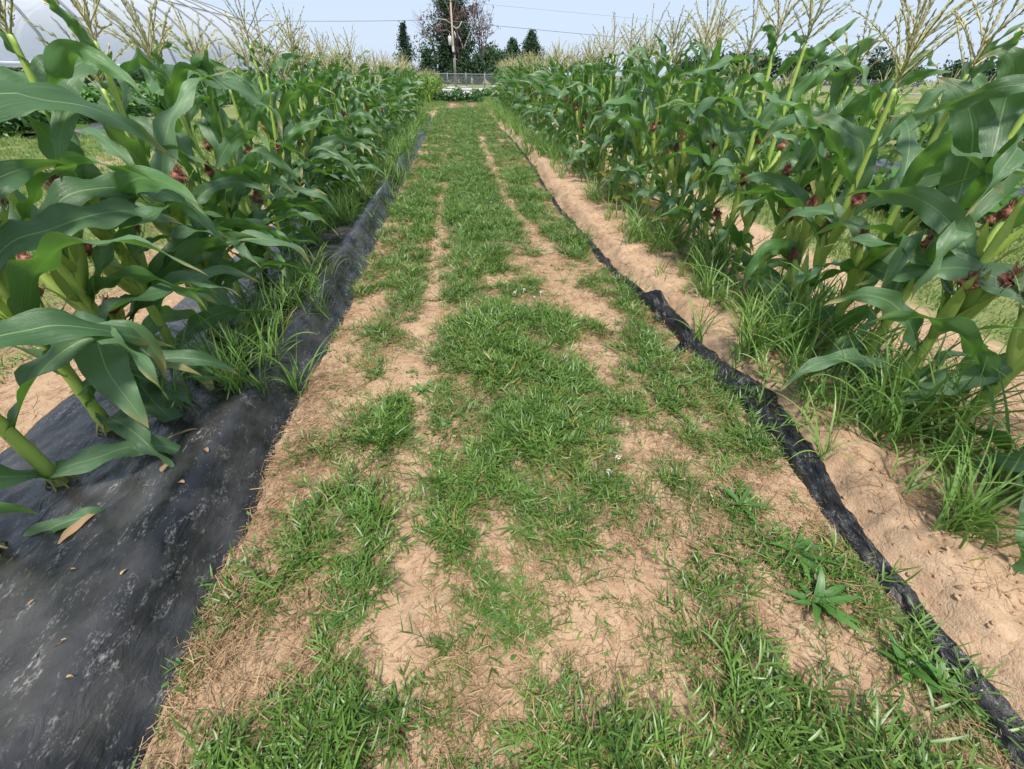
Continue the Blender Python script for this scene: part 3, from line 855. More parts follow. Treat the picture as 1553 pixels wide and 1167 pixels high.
# the large leaves that stand out in the two rows, each grown from its own plant
def big_leaf(side, k, z, pts, W, face=0.4, seed=0, ruf=0.020, fold=0.25):
    root = PLANTS[side, k]
    rg = np.random.default_rng(900 + seed)
    base = np.array([(-1.47 if side == 'left' else 2.06), root.location.y, z])
    base[0] = root.location.x
    P3 = [base] + [AX(px, py, X) for px, py, X in pts]
    n = 30
    C = spline(P3, n); T = frames(C)
    c = C.mean(0); tc = CAMP - c; tc /= np.linalg.norm(tc)
    Nd = (1 - face) * np.array([0, 0, 1.0]) + face * tc
    Nd = np.broadcast_to(Nd, (n, 3)) + np.outer(np.sin(np.linspace(0, 5, n) + seed), [0.18, 0.1, 0.1])
    B = np.cross(T, Nd); B /= np.linalg.norm(B, axis=1)[:, None]; Nn = np.cross(B, T)
    V, F, uv = leaf_geo_frame(C, B, Nn, width_profile(n, W, 0.5), fold, ruf, rg, 4, 4.2)
    mw = Matrix.LocRotScale(root.location, root.rotation_euler, root.scale).inverted()
    V = np.array([mw @ Vector(v) for v in V])
    link('leaf', mk_mesh('corn_leaf', V, F, uv, [M['corn_leaf']]), root)
bpy.context.view_layer.update()
HERO = [
 ('left', 2, 1.05, [(-130, 190, -1.38), (0, 142, -1.3), (64, 152, -1.27), (139, 164, -1.24), (200, 195, -1.22), (268, 242, -1.2)], .15, .55),
 ('left', 4, 1.25, [(58, 135, -1.42), (98, 110, -1.38), (135, 90, -1.34), (160, 94, -1.3), (176, 118, -1.28)], .17, .6),
 ('left', 8, 1.25, [(280, 108, -1.40), (340, 126, -1.3), (386, 148, -1.22), (420, 178, -1.18), (429, 212, -1.16)], .13, .5),
 ('left', 4, 0.90, [(97, 300, -1.40), (150, 286, -1.33), (209, 286, -1.27), (258, 296, -1.22), (300, 329, -1.18), (322, 356, -1.16)], .13, .5),
 ('left', 3, 0.85, [(20, 366, -1.38), (70, 350, -1.33), (135, 328, -1.28), (190, 320, -1.24), (235, 326, -1.2), (280, 342, -1.17)], .14, .5),
 ('left', 1, 0.70, [(-60, 530, -1.3), (48, 500, -1.22), (97, 494, -1.18), (177, 505, -1.13), (264, 526, -1.08)], .13, .5),
 ('left', 3, 0.62, [(105, 502, -1.33), (142, 511, -1.27), (163, 563, -1.22), (193, 605, -1.18), (226, 650, -1.14)], .16, .65),
 ('left', 4, 0.48, [(210, 526, -1.35), (270, 545, -1.25), (310, 572, -1.2), (326, 604, -1.17)], .11, .5),
 ('left', 4, 0.32, [(216, 588, -1.35), (251, 627, -1.27), (290, 660, -1.22), (305, 692, -1.19)], .10, .55),
 ('left', 2, 0.22, [(90, 712, -1.38), (145, 695, -1.28), (209, 676, -1.2), (274, 685, -1.12), (318, 730, -1.06)], .085, .5),
 ('left', 1, 0.16, [(68, 806, -1.36), (132, 784, -1.26), (192, 796, -1.2), (238, 818, -1.15)], .065, .5),
 ('left', 5, 0.85, [(126, 285, -1.45), (100, 240, -1.42), (70, 205, -1.42), (42, 176, -1.42)], .17, .75),
 ('left', 6, 0.62, [(265, 395, -1.36), (300, 425, -1.28), (350, 470, -1.2), (385, 495, -1.15)], .12, .5),
 ('left', 9, 0.55, [(360, 340, -1.3), (395, 345, -1.22), (435, 365, -1.16), (455, 390, -1.13)], .11, .5),
 ('right', 4, 0.90, [(1458, 285, 2.06), (1473, 233, 2.03), (1474, 190, 1.98), (1458, 142, 1.92), (1420, 117, 1.86)], .17, .85),
 ('right', 4, 1.12, [(1523, 160, 2.05), (1537, 105, 2.0), (1520, 80, 1.95), (1486, 88, 1.9)], .13, .8),
 ('right', 2, 0.72, [(1560, 446, 1.98), (1470, 408, 1.88), (1384, 414, 1.8), (1296, 433, 1.72)], .12, .45),
 ('right', 2, 0.50, [(1480, 572, 1.96), (1417, 586, 1.88), (1362, 602, 1.82), (1300, 611, 1.76)], .11, .5),
 ('right', 7, 1.10, [(1275, 145, 2.05), (1290, 98, 2.0), (1312, 70, 1.95), (1336, 62, 1.92)], .12, .8),
 ('right', 2, 0.16, [(1466, 698, 2.0), (1500, 725, 1.97), (1515, 762, 1.94), (1502, 806, 1.92)], .085, .6),
 ('right', 8, 0.90, [(1252, 190, 2.0), (1218, 178, 1.92), (1180, 190, 1.84), (1150, 222, 1.8)], .12, .5),
 ('right', 6, 0.80, [(1310, 230, 2.0), (1290, 205, 1.94), (1262, 185, 1.88), (1225, 178, 1.82)], .13, .6),
 ('right', 5, 0.35, [(1225, 478, 1.92), (1180, 470, 1.85), (1140, 492, 1.79), (1105, 540, 1.74)], .11, .5),
]
for j, (sd, k, z, pts, W, fc) in enumerate(HERO):
    big_leaf(sd, k, z, pts, W * .86, fc, j)

for i in range(56):
    y = 4.2 + i * 0.42
    o = link('corn_plant', short_meshes[rnd.randrange(6)], None, (7.75 + rnd.gauss(0, .05), y, 0.08), rnd.random() * 6.28)
    o.scale = (0.95 + rnd.random() * .2,) * 3
    tag(o, 'paler shorter corn plant in the separate row beyond the grass right of the path', 'corn plant', 'short corn plants of the outer right row')
for i in range(26):                          # pale young patch at the end of the path
    o = link('young_maize', short_meshes[rnd.randrange(6)], None, (-2.5 + 1.5 * rnd.random(), 27 + 4.5 * rnd.random(), 0), rnd.random() * 6.28)
    o.scale = (0.95 + rnd.random() * .2,) * 3
    tag(o, 'bright yellowish green young maize plant beyond the far end of the left row', 'maize plant', 'pale maize plants beyond the left row')

# ------------------------------------------------------------------ scattered ground growth
def blade(mb, p, az, el, L, w, droop, rng, n=5, roll=0.0, nu=1, drift=None):
    c = bend_curve(p, az, el, L, droop, rng.normal() * .4 if drift is None else drift, n, None, 1.5)
    s = np.linspace(0, 1, n)
    W = w * 0.5 * (0.7 + 0.3 * np.sin(np.clip(s * 5, 0, 1.57))) * (1 - s ** 2.2) + 0.0003
    mb.add(*leaf_geo(c, W, az, roll, 0.35, 0, rng, nu))
def tuft(seed, nb, L, w, el, droop, spread=0.02, n=5, mat='grass'):
    rng = np.random.default_rng(seed); mb = MB()
    for i in range(nb):
        az = rng.random() * 6.28
        p = (rng.normal(size=3) * spread) * np.array([1, 1, 0])
        blade(mb, p, az, rad(el[0] + (el[1] - el[0]) * rng.random()), L * (0.5 + 0.7 * rng.random()), w * (0.7 + 0.5 * rng.random()), rad(droop) * rng.random(), rng, n, rng.normal() * .4)
    return mb.mesh('tuft', [M[mat]])
def culm_tuft(seed, mat='grass'):
    """crabgrass: creeping stems with short leaves set along them"""
    rng = np.random.default_rng(seed); mb = MB()
    for i in range(5):
        az = rng.random() * 6.28
        L = 0.11 + 0.10 * rng.random()
        c = bend_curve((0, 0, 0.004), az, rad(4 + 24 * rng.random()), L, rad(20), rng.normal() * .3, 6)
        mb.add(*tube_geo(c, 0.0016, 3, False))
        for j in range(1, 6):
            for q in range(2):
                if rng.random() < .8:
                    blade(mb, c[j], az + (1 if (j + q) % 2 else -1) * (0.5 + 0.5 * rng.random()), rad(15 + 50 * rng.random()), 0.035 + 0.05 * rng.random(), 0.0068, rad(60) * rng.random(), rng, 4, rng.normal() * .5)
    return mb.mesh('tuft', [M[mat]])
def broad_weed(seed, n=14, L=0.045, w=0.024, mat='weed', up=0.05):
    rng = np.random.default_rng(seed); mb = MB()
    for i in range(n):
        az = rng.random() * 6.28; r = 0.01 + 0.05 * rng.random()
        p = (r * math.cos(az), r * math.sin(az), up * rng.random())
        blade(mb, p, az, rad(5 + 45 * rng.random()), L * (0.6 + 0.6 * rng.random()), w, rad(50), rng, 5)
    return mb.mesh('weed', [M[mat]])
def straw_bits(seed, n=20):
    rng = np.random.default_rng(seed); mb = MB()
    for i in range(n):
        az = rng.random() * 6.28
        p = np.array([rng.normal() * .05, rng.normal() * .05, 0.004 + 0.012 * rng.random()])
        c = bend_curve(p, az, rng.normal() * .12, 0.02 + 0.07 * rng.random() ** 1.5, rng.normal() * .3, rng.normal() * .6, 4)
        mb.add(*leaf_geo(c, np.full(4, 0.0006 + 0.0008 * rng.random() ** 2), az, rng.normal(), 0, 0, rng, 1))
    return mb.mesh('straw', [M['straw']])
def clod(seed):
    rng = np.random.default_rng(seed)
    import bmesh
    bm = bmesh.new(); bmesh.ops.create_icosphere(bm, subdivisions=2, radius=1)
    V = np.array([v.co[:] for v in bm.verts]); F = [tuple(v.index for v in f.verts) for f in bm.faces]; bm.free()
    d = 0.7 + 0.6 * fbm(V[:, 0] * 1.5 + seed, V[:, 1] * 1.5 + V[:, 2], seed, 3)
    V = V * d[:, None] * np.array([1, 0.85, 0.6]) * 0.01
    return mk_mesh('clod', V, F, None, [M['ground']], smooth=False)

def scatter(name, pts, rot, scl, idx, meshes, label, cat='grass'):
    n = len(pts)
    me = bpy.data.meshes.new(name)
    me.vertices.add(n); me.vertices.foreach_set('co', np.asarray(pts, np.float32).ravel())
    a = me.attributes.new('rot', 'FLOAT_VECTOR', 'POINT'); a.data.foreach_set('vector', np.asarray(rot, np.float32).ravel())
    a = me.attributes.new('scl', 'FLOAT', 'POINT'); a.data.foreach_set('value', np.asarray(scl, np.float32))
    a = me.attributes.new('idx', 'INT', 'POINT'); a.data.foreach_set('value', np.asarray(idx, np.int32))
    o = link(name, me)
    tag(o, label, cat, None, 'stuff')
    src = bpy.data.collections.new(name + '_kinds')
    for i, m in enumerate(meshes):
        src.objects.link(bpy.data.objects.new('%s_kind_%02d' % (name, i), m))
    ng = bpy.data.node_groups.new(name, 'GeometryNodeTree')
    ng.interface.new_socket('Geometry', in_out='INPUT', socket_type='NodeSocketGeometry')
    ng.interface.new_socket('Geometry', in_out='OUTPUT', socket_type='NodeSocketGeometry')
    gi = ng.nodes.new('NodeGroupInput'); go = ng.nodes.new('NodeGroupOutput')
    ci = ng.nodes.new('GeometryNodeCollectionInfo')
    ci.inputs['Collection'].default_value = src
    ci.inputs['Separate Children'].default_value = True
    ci.inputs['Reset Children'].default_value = True
    ip = ng.nodes.new('GeometryNodeInstanceOnPoints')
    ip.inputs['Pick Instance'].default_value = True
    def attr(nm, t):
        x = ng.nodes.new('GeometryNodeInputNamedAttribute'); x.data_type = t; x.inputs['Name'].default_value = nm
        return x.outputs['Attribute']
    e2r = ng.nodes.new('FunctionNodeEulerToRotation')
    L = ng.links.new
    L(gi.outputs[0], ip.inputs['Points']); L(ci.outputs[0], ip.inputs['Instance'])
    L(attr('idx', 'INT'), ip.inputs['Instance Index'])
    L(attr('rot', 'FLOAT_VECTOR'), e2r.inputs[0]); L(e2r.outputs[0], ip.inputs['Rotation'])
    L(attr('scl', 'FLOAT'), ip.inputs['Scale'])
    L(ip.outputs[0], go.inputs[0])
    md = o.modifiers.new('growth', 'NODES'); md.node_group = ng
    return o
def rots(rng, n, tilt=0.15):
    return np.stack([rng.normal(size=n) * tilt, rng.normal(size=n) * tilt, rng.random(n) * 6.283], 1)
def sample(rng, n, x0, x1, y0, y1, dens, ypow=1.0):
    x = x0 + (x1 - x0) * rng.random(n); y = y0 + (y1 - y0) * rng.random(n) ** ypow
    k = rng.random(n) < dens(x, y)
    return x[k], y[k]

rng = np.random.default_rng(11)
# path grass
tufts = [tuft(600 + i, 7 + i, 0.055 + .012 * i, 0.0052 + .0008 * i, (4, 50), 60, 0.022, 5) for i in range(5)] + [culm_tuft(620 + i) for i in range(5)] \
    + [tuft(640 + i, 24, 0.042, 0.0038, (15, 75), 60, 0.04, 4) for i in range(4)] + [broad_weed(660 + i, 16, 0.026, 0.013, up=.02) for i in range(3)] + [tuft(670 + i, 12, 0.06, 0.004, (3, 40), 50, 0.04, 4, 'dry') for i in range(3)] \
    + [tuft(680 + i, 12, 0.11, 0.0085, (10, 65), 75, 0.02, 6) for i in range(3)]
def path_dens(x, y):
    v = veg_density(x, y)
    v = np.where(x > strip_x(y) + 0.02, 0, v) * np.where(x < -0.86, 0, 1) * np.where((np.abs(x - track_x(y)) < 0.062) & (y < 6.5) & (y > .5), 0.06, 1)
    return np.where((x > strip_x(y) + 0.02) | (x < -0.86), 0, sstep(0.38, 0.84, v) * 0.9 + 0.075) * np.where((np.abs(x - track_x(y)) < 0.062) & (y < 6.5) & (y > .5), 0.06, 1)
X, Y = sample(rng, 46000, -0.9, 1.45, 0.05, 8.0, path_dens, 1.25)
X2, Y2 = sample(rng, 16000, -0.95, 1.45, 7.5, 23.0, path_dens, 1.0)
X = np.concatenate([X, X2]); Y = np.concatenate([Y, Y2])
n = len(X)
lush = veg_density(X, Y)
idx = rng.choice(len(tufts), n, p=np.array([.06] * 5 + [.04] * 5 + [.08] * 4 + [.08] * 3 + [.05] * 3 + [.045] * 3) / np.sum([.06] * 5 + [.04] * 5 + [.08] * 4 + [.08] * 3 + [.05] * 3 + [.045] * 3))
scl = (0.30 + 0.55 * lush + 0.42 * rng.random(n) ** 2) * (0.70 + 0.35 * fbm(X * 2, Y * 2, 77, 2))
scatter('path_grass', np.stack([X, Y, height(X, Y) - 0.004], 1), rots(rng, n), scl, idx, tufts, 'patchy green crabgrass and low weeds growing over the sandy path')
# straw and roots
straws = [straw_bits(700 + i) for i in range(6)]
X, Y = sample(rng, 13000, -0.9, 1.35, 0.05, 9, lambda x, y: np.clip(0.12 + 0.8 * gauss(veg_density(x, y), 0.42, 0.22), 0, 1) * np.where(gauss(x, -0.27, 0.09) > .4, .15, 1), 1.3)
X2, Y2 = sample(rng, 300, -0.9, -0.72, 0.1, 2.0, lambda x, y: 0 * x + .8)
X3, Y3 = sample(rng, 1500, 1.5, 3.0, 0.3, 6, lambda x, y: 0 * x + .6)
X4, Y4 = sample(rng, 1800, -3.4, -1.95, 0.6, 7, lambda x, y: 0 * x + .8)
X = np.concatenate([X, X2, X3, X4]); Y = np.concatenate([Y, Y2, Y3, Y4]); n = len(X)
scatter('dry_straw', np.stack([X, Y, height(X, Y)], 1), rots(rng, n, .1), 0.6 + 0.6 * rng.random(n), rng.integers(0, 6, n), straws, 'dry brown straw and roots littering the bare soil', 'straw')
# soil crumbs
clods = [clod(i) for i in range(6)]
X, Y = sample(rng, 24000, -0.9, 3.2, 0.05, 6, lambda x, y: np.clip(1 - veg_density(x, y) * 1.6 + 0.6 * (x > 1.4), 0, 1), 1.3)
n = len(X)
scatter('soil_crumbs', np.stack([X, Y, height(X, Y)], 1), rots(rng, n, 1), 0.14 + 1.0 * rng.random(n) ** 3.5, rng.integers(0, 6, n), clods, 'small crumbs and clods of sandy soil on the path and bank', 'soil')
# tall grass along the right row
tall = [tuft(720 + i, 15, 0.44, 0.0105, (48, 86), 105, 0.03, 9, 'sedge') for i in range(6)] + [tuft(730 + i, 12, 0.26, 0.010, (30, 80), 95, 0.03, 7, 'sedge') for i in range(4)]
def tall_dens(x, y):
    c = 1.93 + 0.12 * (fbm(y * .8, y * 0, 83, 2) - .5)
    m = gauss(x, c, 0.24) + 0.75 * gauss(x, 1.65, .14) * sstep(0.45, 0.6, fbm(x * 1.2, y * 1.1, 85, 3)) + 0.35 * gauss(x, 2.6, .25)
    pa = 0.05 + sstep(0.38, 0.60, fbm(x * 1.6, y * 1.2, 84, 3)) + 0.5 * sstep(5, 7, y) + 0.5 * gauss(y, 1.45, .5)
    return np.clip(m * np.clip(pa, 0, 1.2), 0, 1)
X, Y = sample(rng, 600, 1.42, 3.0, 0.55, 9, tall_dens, 1.2)
X5 = np.array([1.50, 1.46, 1.58, 1.62, 1.55, 1.50, 1.66, 1.45, 1.60, 1.52, 1.64, 1.40, 1.48]); Y5 = np.array([1.25, 1.42, 1.15, 1.5, 1.75, 2.9, 2.5, 3.6, .82, 4.4, 5.2, 2.05, 1.05])
X = np.concatenate([X, X5]); Y = np.concatenate([Y, Y5])
X6, Y6 = sample(rng, 170, 1.46, 1.95, 0.62, 4.5, lambda x, y: np.clip(sstep(1.42, 1.85, x) * (.15 + sstep(.4, .6, fbm(x * 2.5, y * 1.6, 111, 2))), 0, 1), 1.2)
X = np.concatenate([X, X6]); Y = np.concatenate([Y, Y6])
X2, Y2 = sample(rng, 900, 1.35, 2.4, 8.5, 22, lambda x, y: np.clip(gauss(x, 1.62, .25), 0, 1))
def tall_left(x, y):
    return np.clip(gauss(x, -1.20, .17) * sstep(1.25, 1.7, y) * (0.55 + 0.45 * sstep(2.6, 4.5, y)) * sstep(0.26, 0.48, fbm(x * 1.6, y * 1.3, 86, 3)) + 0.3 * gauss(x, -1.02, .10) * sstep(5.6, 7.2, y), 0, 1)
X3, Y3 = sample(rng, 2300, -1.6, -0.7, 1.3, 17, tall_left, 1.3)
X = np.concatenate([X, X2, X3]); Y = np.concatenate([Y, Y2, Y3]); n = len(X)
Z = np.where(X < 0, bed_left(X) - .005, height(X, Y))
sc_ = np.where(X < 0, 0.55, 0.85) + 0.35 * rng.random(n) - 0.25 * (np.abs(X - 1.6) < .15)
scatter('tall_grass', np.stack([X, Y, Z], 1), rots(rng, n, .12), sc_, rng.integers(0, len(tall), n), tall, 'tall arching green grass growing thickly at the feet of the corn rows', 'grass')
# field lawns beyond the beds
lawns = [tuft(740 + i, 16, 0.07, 0.008, (30, 85), 60, 0.06, 4, 'lawn') for i in range(5)]
X, Y = sample(rng, 16000, -12, -2.2, 0.5, 17, lambda x, y: lawn_density(x, y) * .9, 1.2)
X2, Y2 = sample(rng, 15000, 3.0, 11, 0.5, 16, lambda x, y: lawn_density(x, y) * .95, 1.2)
X3, Y3 = sample(rng, 5000, -3.5, 3.5, 19, 34, lambda x, y: lawn_density(x, y) * .8, 1.0)
X4, Y4 = sample(rng, 3000, -30, 40, 12, 46, lambda x, y: lawn_density(x, y) * .8, 1.0)
X = np.concatenate([X, X2, X3, X4]); Y = np.concatenate([Y, Y2, Y3, Y4]); n = len(X)
scatter('field_grass', np.stack([X, Y, height(X, Y) - .005], 1), rots(rng, n), (0.7 + 0.6 * rng.random(n)) * (1 + 0.05 * np.maximum(0, Y - 14)), rng.integers(0, 5, n), lawns, 'mown green field grass outside the two corn rows')

# ------------------------------------------------------------------ background: trees
def clump_mesh(name, pts, size, seed, mats, elong=1.0, per=5):
    """leaf sized faces spread round the given points"""
    r = np.random.default_rng(seed)
    P = np.repeat(np.asarray(pts, float), per, 0)
    n = len(P)
    s = np.repeat(np.broadcast_to(np.asarray(size, float), (len(pts),)), per) * (0.6 + 0.7 * r.random(n))
    P = P + r.normal(size=(n, 3)) * s[:, None] * 0.9
    a = r.normal(size=(n, 3)); a /= np.linalg.norm(a, axis=1)[:, None]
    b = np.cross(a, r.normal(size=(n, 3))); b /= np.linalg.norm(b, axis=1)[:, None]
    a = a * (s * 0.5 * elong)[:, None]; b = b * (s * 0.32)[:, None]
    V = np.stack([P - a, P + b, P + a, P - b], 1).reshape(-1, 3)
    F = np.arange(4 * n).reshape(n, 4)
    uv = np.tile([[.5, 0], [1, .5], [.5, 1], [0, .5]], (n, 1))
    return mk_mesh(name, V, F, uv, mats, smooth=False)
def limbs(mb, p, d, L, r, depth, rg, split=3, spread=0.55, tips=None):
    n = 5
    d = d / np.linalg.norm(d)
    P = [np.array(p)]
    for i in range(n - 1):
        d = d + rg.normal(size=3) * 0.09; d[2] += 0.03; d /= np.linalg.norm(d)
        P.append(P[-1] + d * L / (n - 1))
    mb.add(*tube_geo(P, np.linspace(r, r * .6, n), 5 if r > .03 else 3, False))
    if depth == 0:
        if tips is not None: tips.append(P[-1])
        return
    for k in range(split):
        e = d + rg.normal(size=3) * spread
        limbs(mb, P[-1 if k < 2 else 2], e, L * (0.62 + .2 * rg.random()), r * .58, depth - 1, rg, split, spread, tips)
        if tips is not None and depth < 2: tips.append(P[3])
def cedar(loc, h, r, seed, label, group=None, mat='conifer', base=0.05, full=1.0, size=0.3, per=5, lean=0.0, name='cedar_tree'):
    rg = np.random.default_rng(seed)
    root = empty(name, loc); tag(root, label, 'tree', group)
    tr = np.array([[0, 0, -0.1], [0.02 * h, 0, h * .5], [0.0, 0, h * .97]])
    link('trunk', mk_mesh('trunk', *tube_geo(spline(tr, 8), np.linspace(0.035 * h * .6, 0.01, 8), 6), mats=[M['bark']]), root)
    pts = []; sz = []
    nb = int(70 * full * (h / 5) ** .5 * (r / 1.4))
    for i in range(nb):
        t = base + (1 - base) * rg.random() ** 0.85
        az = rg.random() * 6.28
        lob = 0.72 + 0.38 * math.sin(az * 3 + seed + t * 9) * (1 - t) + 0.25 * rg.normal() * .6
        R = 1.45 * r * (1 - t) ** 0.8 * lob * (0.75 if t < base + .06 else 1) + 0.05
        for q in np.linspace(0.25, 1, 5):
            pts.append((R * q * math.cos(az), R * q * math.sin(az), h * t + R * q * 0.25 + rg.normal() * .05)); sz.append(size * (1.15 - 0.5 * q) * (1 - .4 * t))
    link('crown', clump_mesh('crown', pts, sz, seed, [M[mat]], 1.5, per), root)
    return root
def broadleaf(loc, h, w, seed, label, group=None, mat='farleaf', size=0.42, lobes=9, per=7, z0=0.25, dens=34, name='broadleaf_tree'):
    rg = np.random.default_rng(seed)
    root = empty(name, loc); tag(root, label, 'tree', group)
    mb = MB(); tips = []
    limbs(mb, (0, 0, -.1), np.array([0.03, 0, 1.0]), h * .42, 0.035 * h, 2, rg, 3, .5, tips)
    link('trunk', mb.mesh('trunk', [M['bark']]), root)
    pts = []; sz = []
    for i in range(lobes):
        a = rg.random() * 6.28; q = rg.random() ** .6
        c = np.array([w * .62 * q * math.cos(a), w * .5 * q * math.sin(a), h * (z0 + (0.86 - z0) * rg.random() * (1 - .35 * q))])
        rr = w * (0.30 + .2 * rg.random())
        for j in range(dens):
            d = rg.normal(size=3); d /= np.linalg.norm(d)
            pts.append(c + d * rr * (0.55 + .5 * rg.random()) * np.array([1, 1, .8])); sz.append(size * (0.7 + .5 * rg.random()))
    pts = np.array(pts); pts[:, 2] = np.maximum(pts[:, 2], 0.15)
    link('crown', clump_mesh('crown', pts, sz, seed, [M[mat]], 1.2, per), root)
    return root
def bare_tree(loc, h, seed, label, leaf=None, leafn=1.0, spread=.5, size=.22, zrange=(0, 99), r=None, depth=4):
    rg = np.random.default_rng(seed)
    root = empty('dying_tree', loc); tag(root, label, 'tree')
    mb = MB(); tips = []
    limbs(mb, (0, 0, -.1), np.array([0.0, 0, 1.0]), h * .34, (r or 0.016 * h), depth, rg, 3, spread, tips)
    link('trunk', mb.mesh('trunk', [M['twig']]), root)
    if leaf:
        t = np.array(tips); t = t[(t[:, 2] > zrange[0]) & (t[:, 2] < zrange[1])]
        t = t[rg.random(len(t)) < leafn]
        link('crown', clump_mesh('crown', t, size, seed, [M[leaf]], 1.2, 10), root)
    return root
# the big clump behind the fence
cedar((0.0, 77, 0), 14.5, 3.9, 21, 'tall dark cedar in the middle of the clump behind the utility pole', None, 'conifer', .08, 2.1, .42, 6)
bare_tree((1.9, 73, 0), 11.5, 22, 'dying tree with purplish brown leaves right of the tall dark cedar', 'deadleaf', 1.0, .55, .30, (0, 8.4))
bare_tree((-2.6, 77, 0), 10.5, 23, 'bare grey twiggy tree left of the tall dark cedar', 'deadleaf', .12, .42, .25, (2, 99))
bare_tree((3.4, 77, 0), 11.0, 24, 'thin half bare tree with a few pinkish leaves at the right edge of the clump', 'deadleaf', .5, .55, .18, (3, 99))
for x, y, h, r, lab in [(-3.7, 72, 3.7, 1.7, 'low dark cedar bush at the left foot of the tree clump'), (-1.5, 72.5, 4.4, 1.7, 'dark cedar bush just left of the utility pole'),
                        (1.4, 72, 3.7, 1.6, 'dark cedar bush just right of the utility pole'), (3.1, 72, 3.2, 1.5, 'wide low dark cedar bush at the right foot of the dying tree'), (5.2, 72, 2.3, 1.2, 'lowest dark cedar bush, right end of the tree clump')]:
    cedar((x, y, 0), h, r, int(x * 10 + 60), lab, 'cedar bushes at the foot of the tree clump', 'conifer', .02, 1.5, .36, 6, name='cedar_bush')
cedar((-6.3, 70, 0), 6.1, 1.7, 31, 'small pointed cedar standing alone left of the tree clump', None, 'conifer', .06, 1.4, .32, 5)
bare_tree((-5.4, 73, 0), 5.2, 32, 'slim sapling between the small cedar and the tree clump', 'farleaf', .5, .35, .22, (1, 99), None, 3)
for x, y, h, w, lab in [(8.0, 118, 8.0, 3.6, 'hazy round tree far behind, right of the tree clump'), (11.6, 120, 6.6, 3.6, 'hazy lower tree far behind, left of the twin cedars')]:
    broadleaf((x, y, 0), h, w, int(x * 7), lab, None, 'farleaf', .55)
cedar((7.3, 66, 0), 4.5, 2.3, 41, 'left cedar of the two dark cedars right of the tree clump', None, 'conifer', .05, 1.7, .36, 6)
cedar((9.7, 66, 0), 5.3, 2.4, 42, 'taller right cedar of the two dark cedars right of the tree clump', None, 'conifer', .05, 1.7, .36, 6)
cedar((14.6, 75, 0), 3.9, .8, 43, 'tiny pointed cedar top right of the two dark cedars', None, 'conifer', .05, 1.2, .3, 5)
# right tree line
k = 0
for x, h, w in [(47, 5.2, 2.8), (53, 4.7, 3.0), (56.5, 5.4, 2.6), (62, 5.6, 3.6), (67, 6.2, 4.0), (72, 6.0, 3.8), (76.5, 5.2, 3.2), (82, 4.6, 3.8), (88.5, 5.3, 4.0), (95, 4.7, 3.8), (102, 4.2, 4.0),
                (110, 5.4, 4.2), (119, 5.0, 4.2), (129, 5.6, 5.0), (28, 4.0, 2.2), (37, 4.2, 2.6)]:
    broadleaf((x, 104 + 3 * math.sin(k * 2.1), -.3), h * 1.22, w, 900 + k, 'dark hazy tree in the distant line of trees behind the right corn', 'distant line of trees on the right', 'farleaf', .6, 11, 7, .08, 30)
    k += 1
for x, y, h, w in [(-33, 120, 5.0, 4), (-26, 122, 4.6, 4), (-42, 118, 5.6, 4.6), (-52, 118, 5.2, 5)]:
    broadleaf((x, y, 0), h, w, int(900 - x), 'distant tree behind the far end of the white tunnel', 'distant trees on the left', 'farleaf', .6, 10, 6, .08, 28)

# ------------------------------------------------------------------ fence
fence = empty('chain_link_fence', (0, 57, 0)); tag(fence, 'grey chain link fence with steel posts along the far end of the field', 'fence')
def wire_sheet():
    m, nt, out = new_mat('chain_link_mesh')
    co = objcoord(nt); sep = nt.nodes.new('ShaderNodeSeparateXYZ'); nt.links.new(co, sep.inputs[0])
    def diag(s):
        v = math_(nt, 'ADD', sep.outputs[0], math_(nt, 'MULTIPLY', sep.outputs[2], s))
        fr = math_(nt, 'FRACT', math_(nt, 'MULTIPLY', v, 14.0))
        return math_(nt, 'LESS_THAN', fr, 0.13)
    k = math_(nt, 'MAXIMUM', diag(1.0), diag(-1.0))
    tr = nt.nodes.new('ShaderNodeBsdfTransparent')
    out_(nt, out, shader_mix(nt, k, tr.outputs[0], principled(nt, (0.34, 0.36, 0.38), .5, .5, .4)))
    return m
M['mesh'] = wire_sheet()
fa, fb = -46.0, 96.0
post = tube_geo([(0, 0, -.1), (0, 0, .6), (0, 0, 1.30)], .045, 6)
pm = mk_mesh('post', *post, mats=[M['galv']]); cap = mk_mesh('post_cap', *tube_geo([(0, 0, 1.30), (0, 0, 1.33), (0, 0, 1.37)], [.055, .055, .012], 6), mats=[M['galv']])
xx = fa
while xx <= fb:
    p = link('post', pm, fence, (xx, 0, 0)); link('post_cap', cap, p); xx += 2.05
link('top_rail', mk_mesh('top_rail', *tube_geo([(fa, 0, 1.22), (0, 0, 1.22), (fb, 0, 1.22)], .026, 5), mats=[M['galv']]), fence)
link('wire_mesh', mk_mesh('wire_mesh', [(fa, .05, .03), (fb, .05, .03), (fb, .05, 1.22), (fa, .05, 1.22)], [(0, 1, 2, 3)], None, [M['mesh']]), fence)
mk = empty('marker_post', (1.75, 55.6, 0)); tag(mk, 'short pale marker post in front of the chain link fence', 'post')
link('post', mk_mesh('post', *tube_geo([(0, 0, -.05), (0, 0, .5), (0, 0, .95)], .035, 6), mats=[M['transformer']]), mk); link('cap', mk_mesh('cap', *tube_geo([(0, 0, .95), (0, 0, 1.0)], [.06, .02], 6), mats=[M['galv']]), mk)

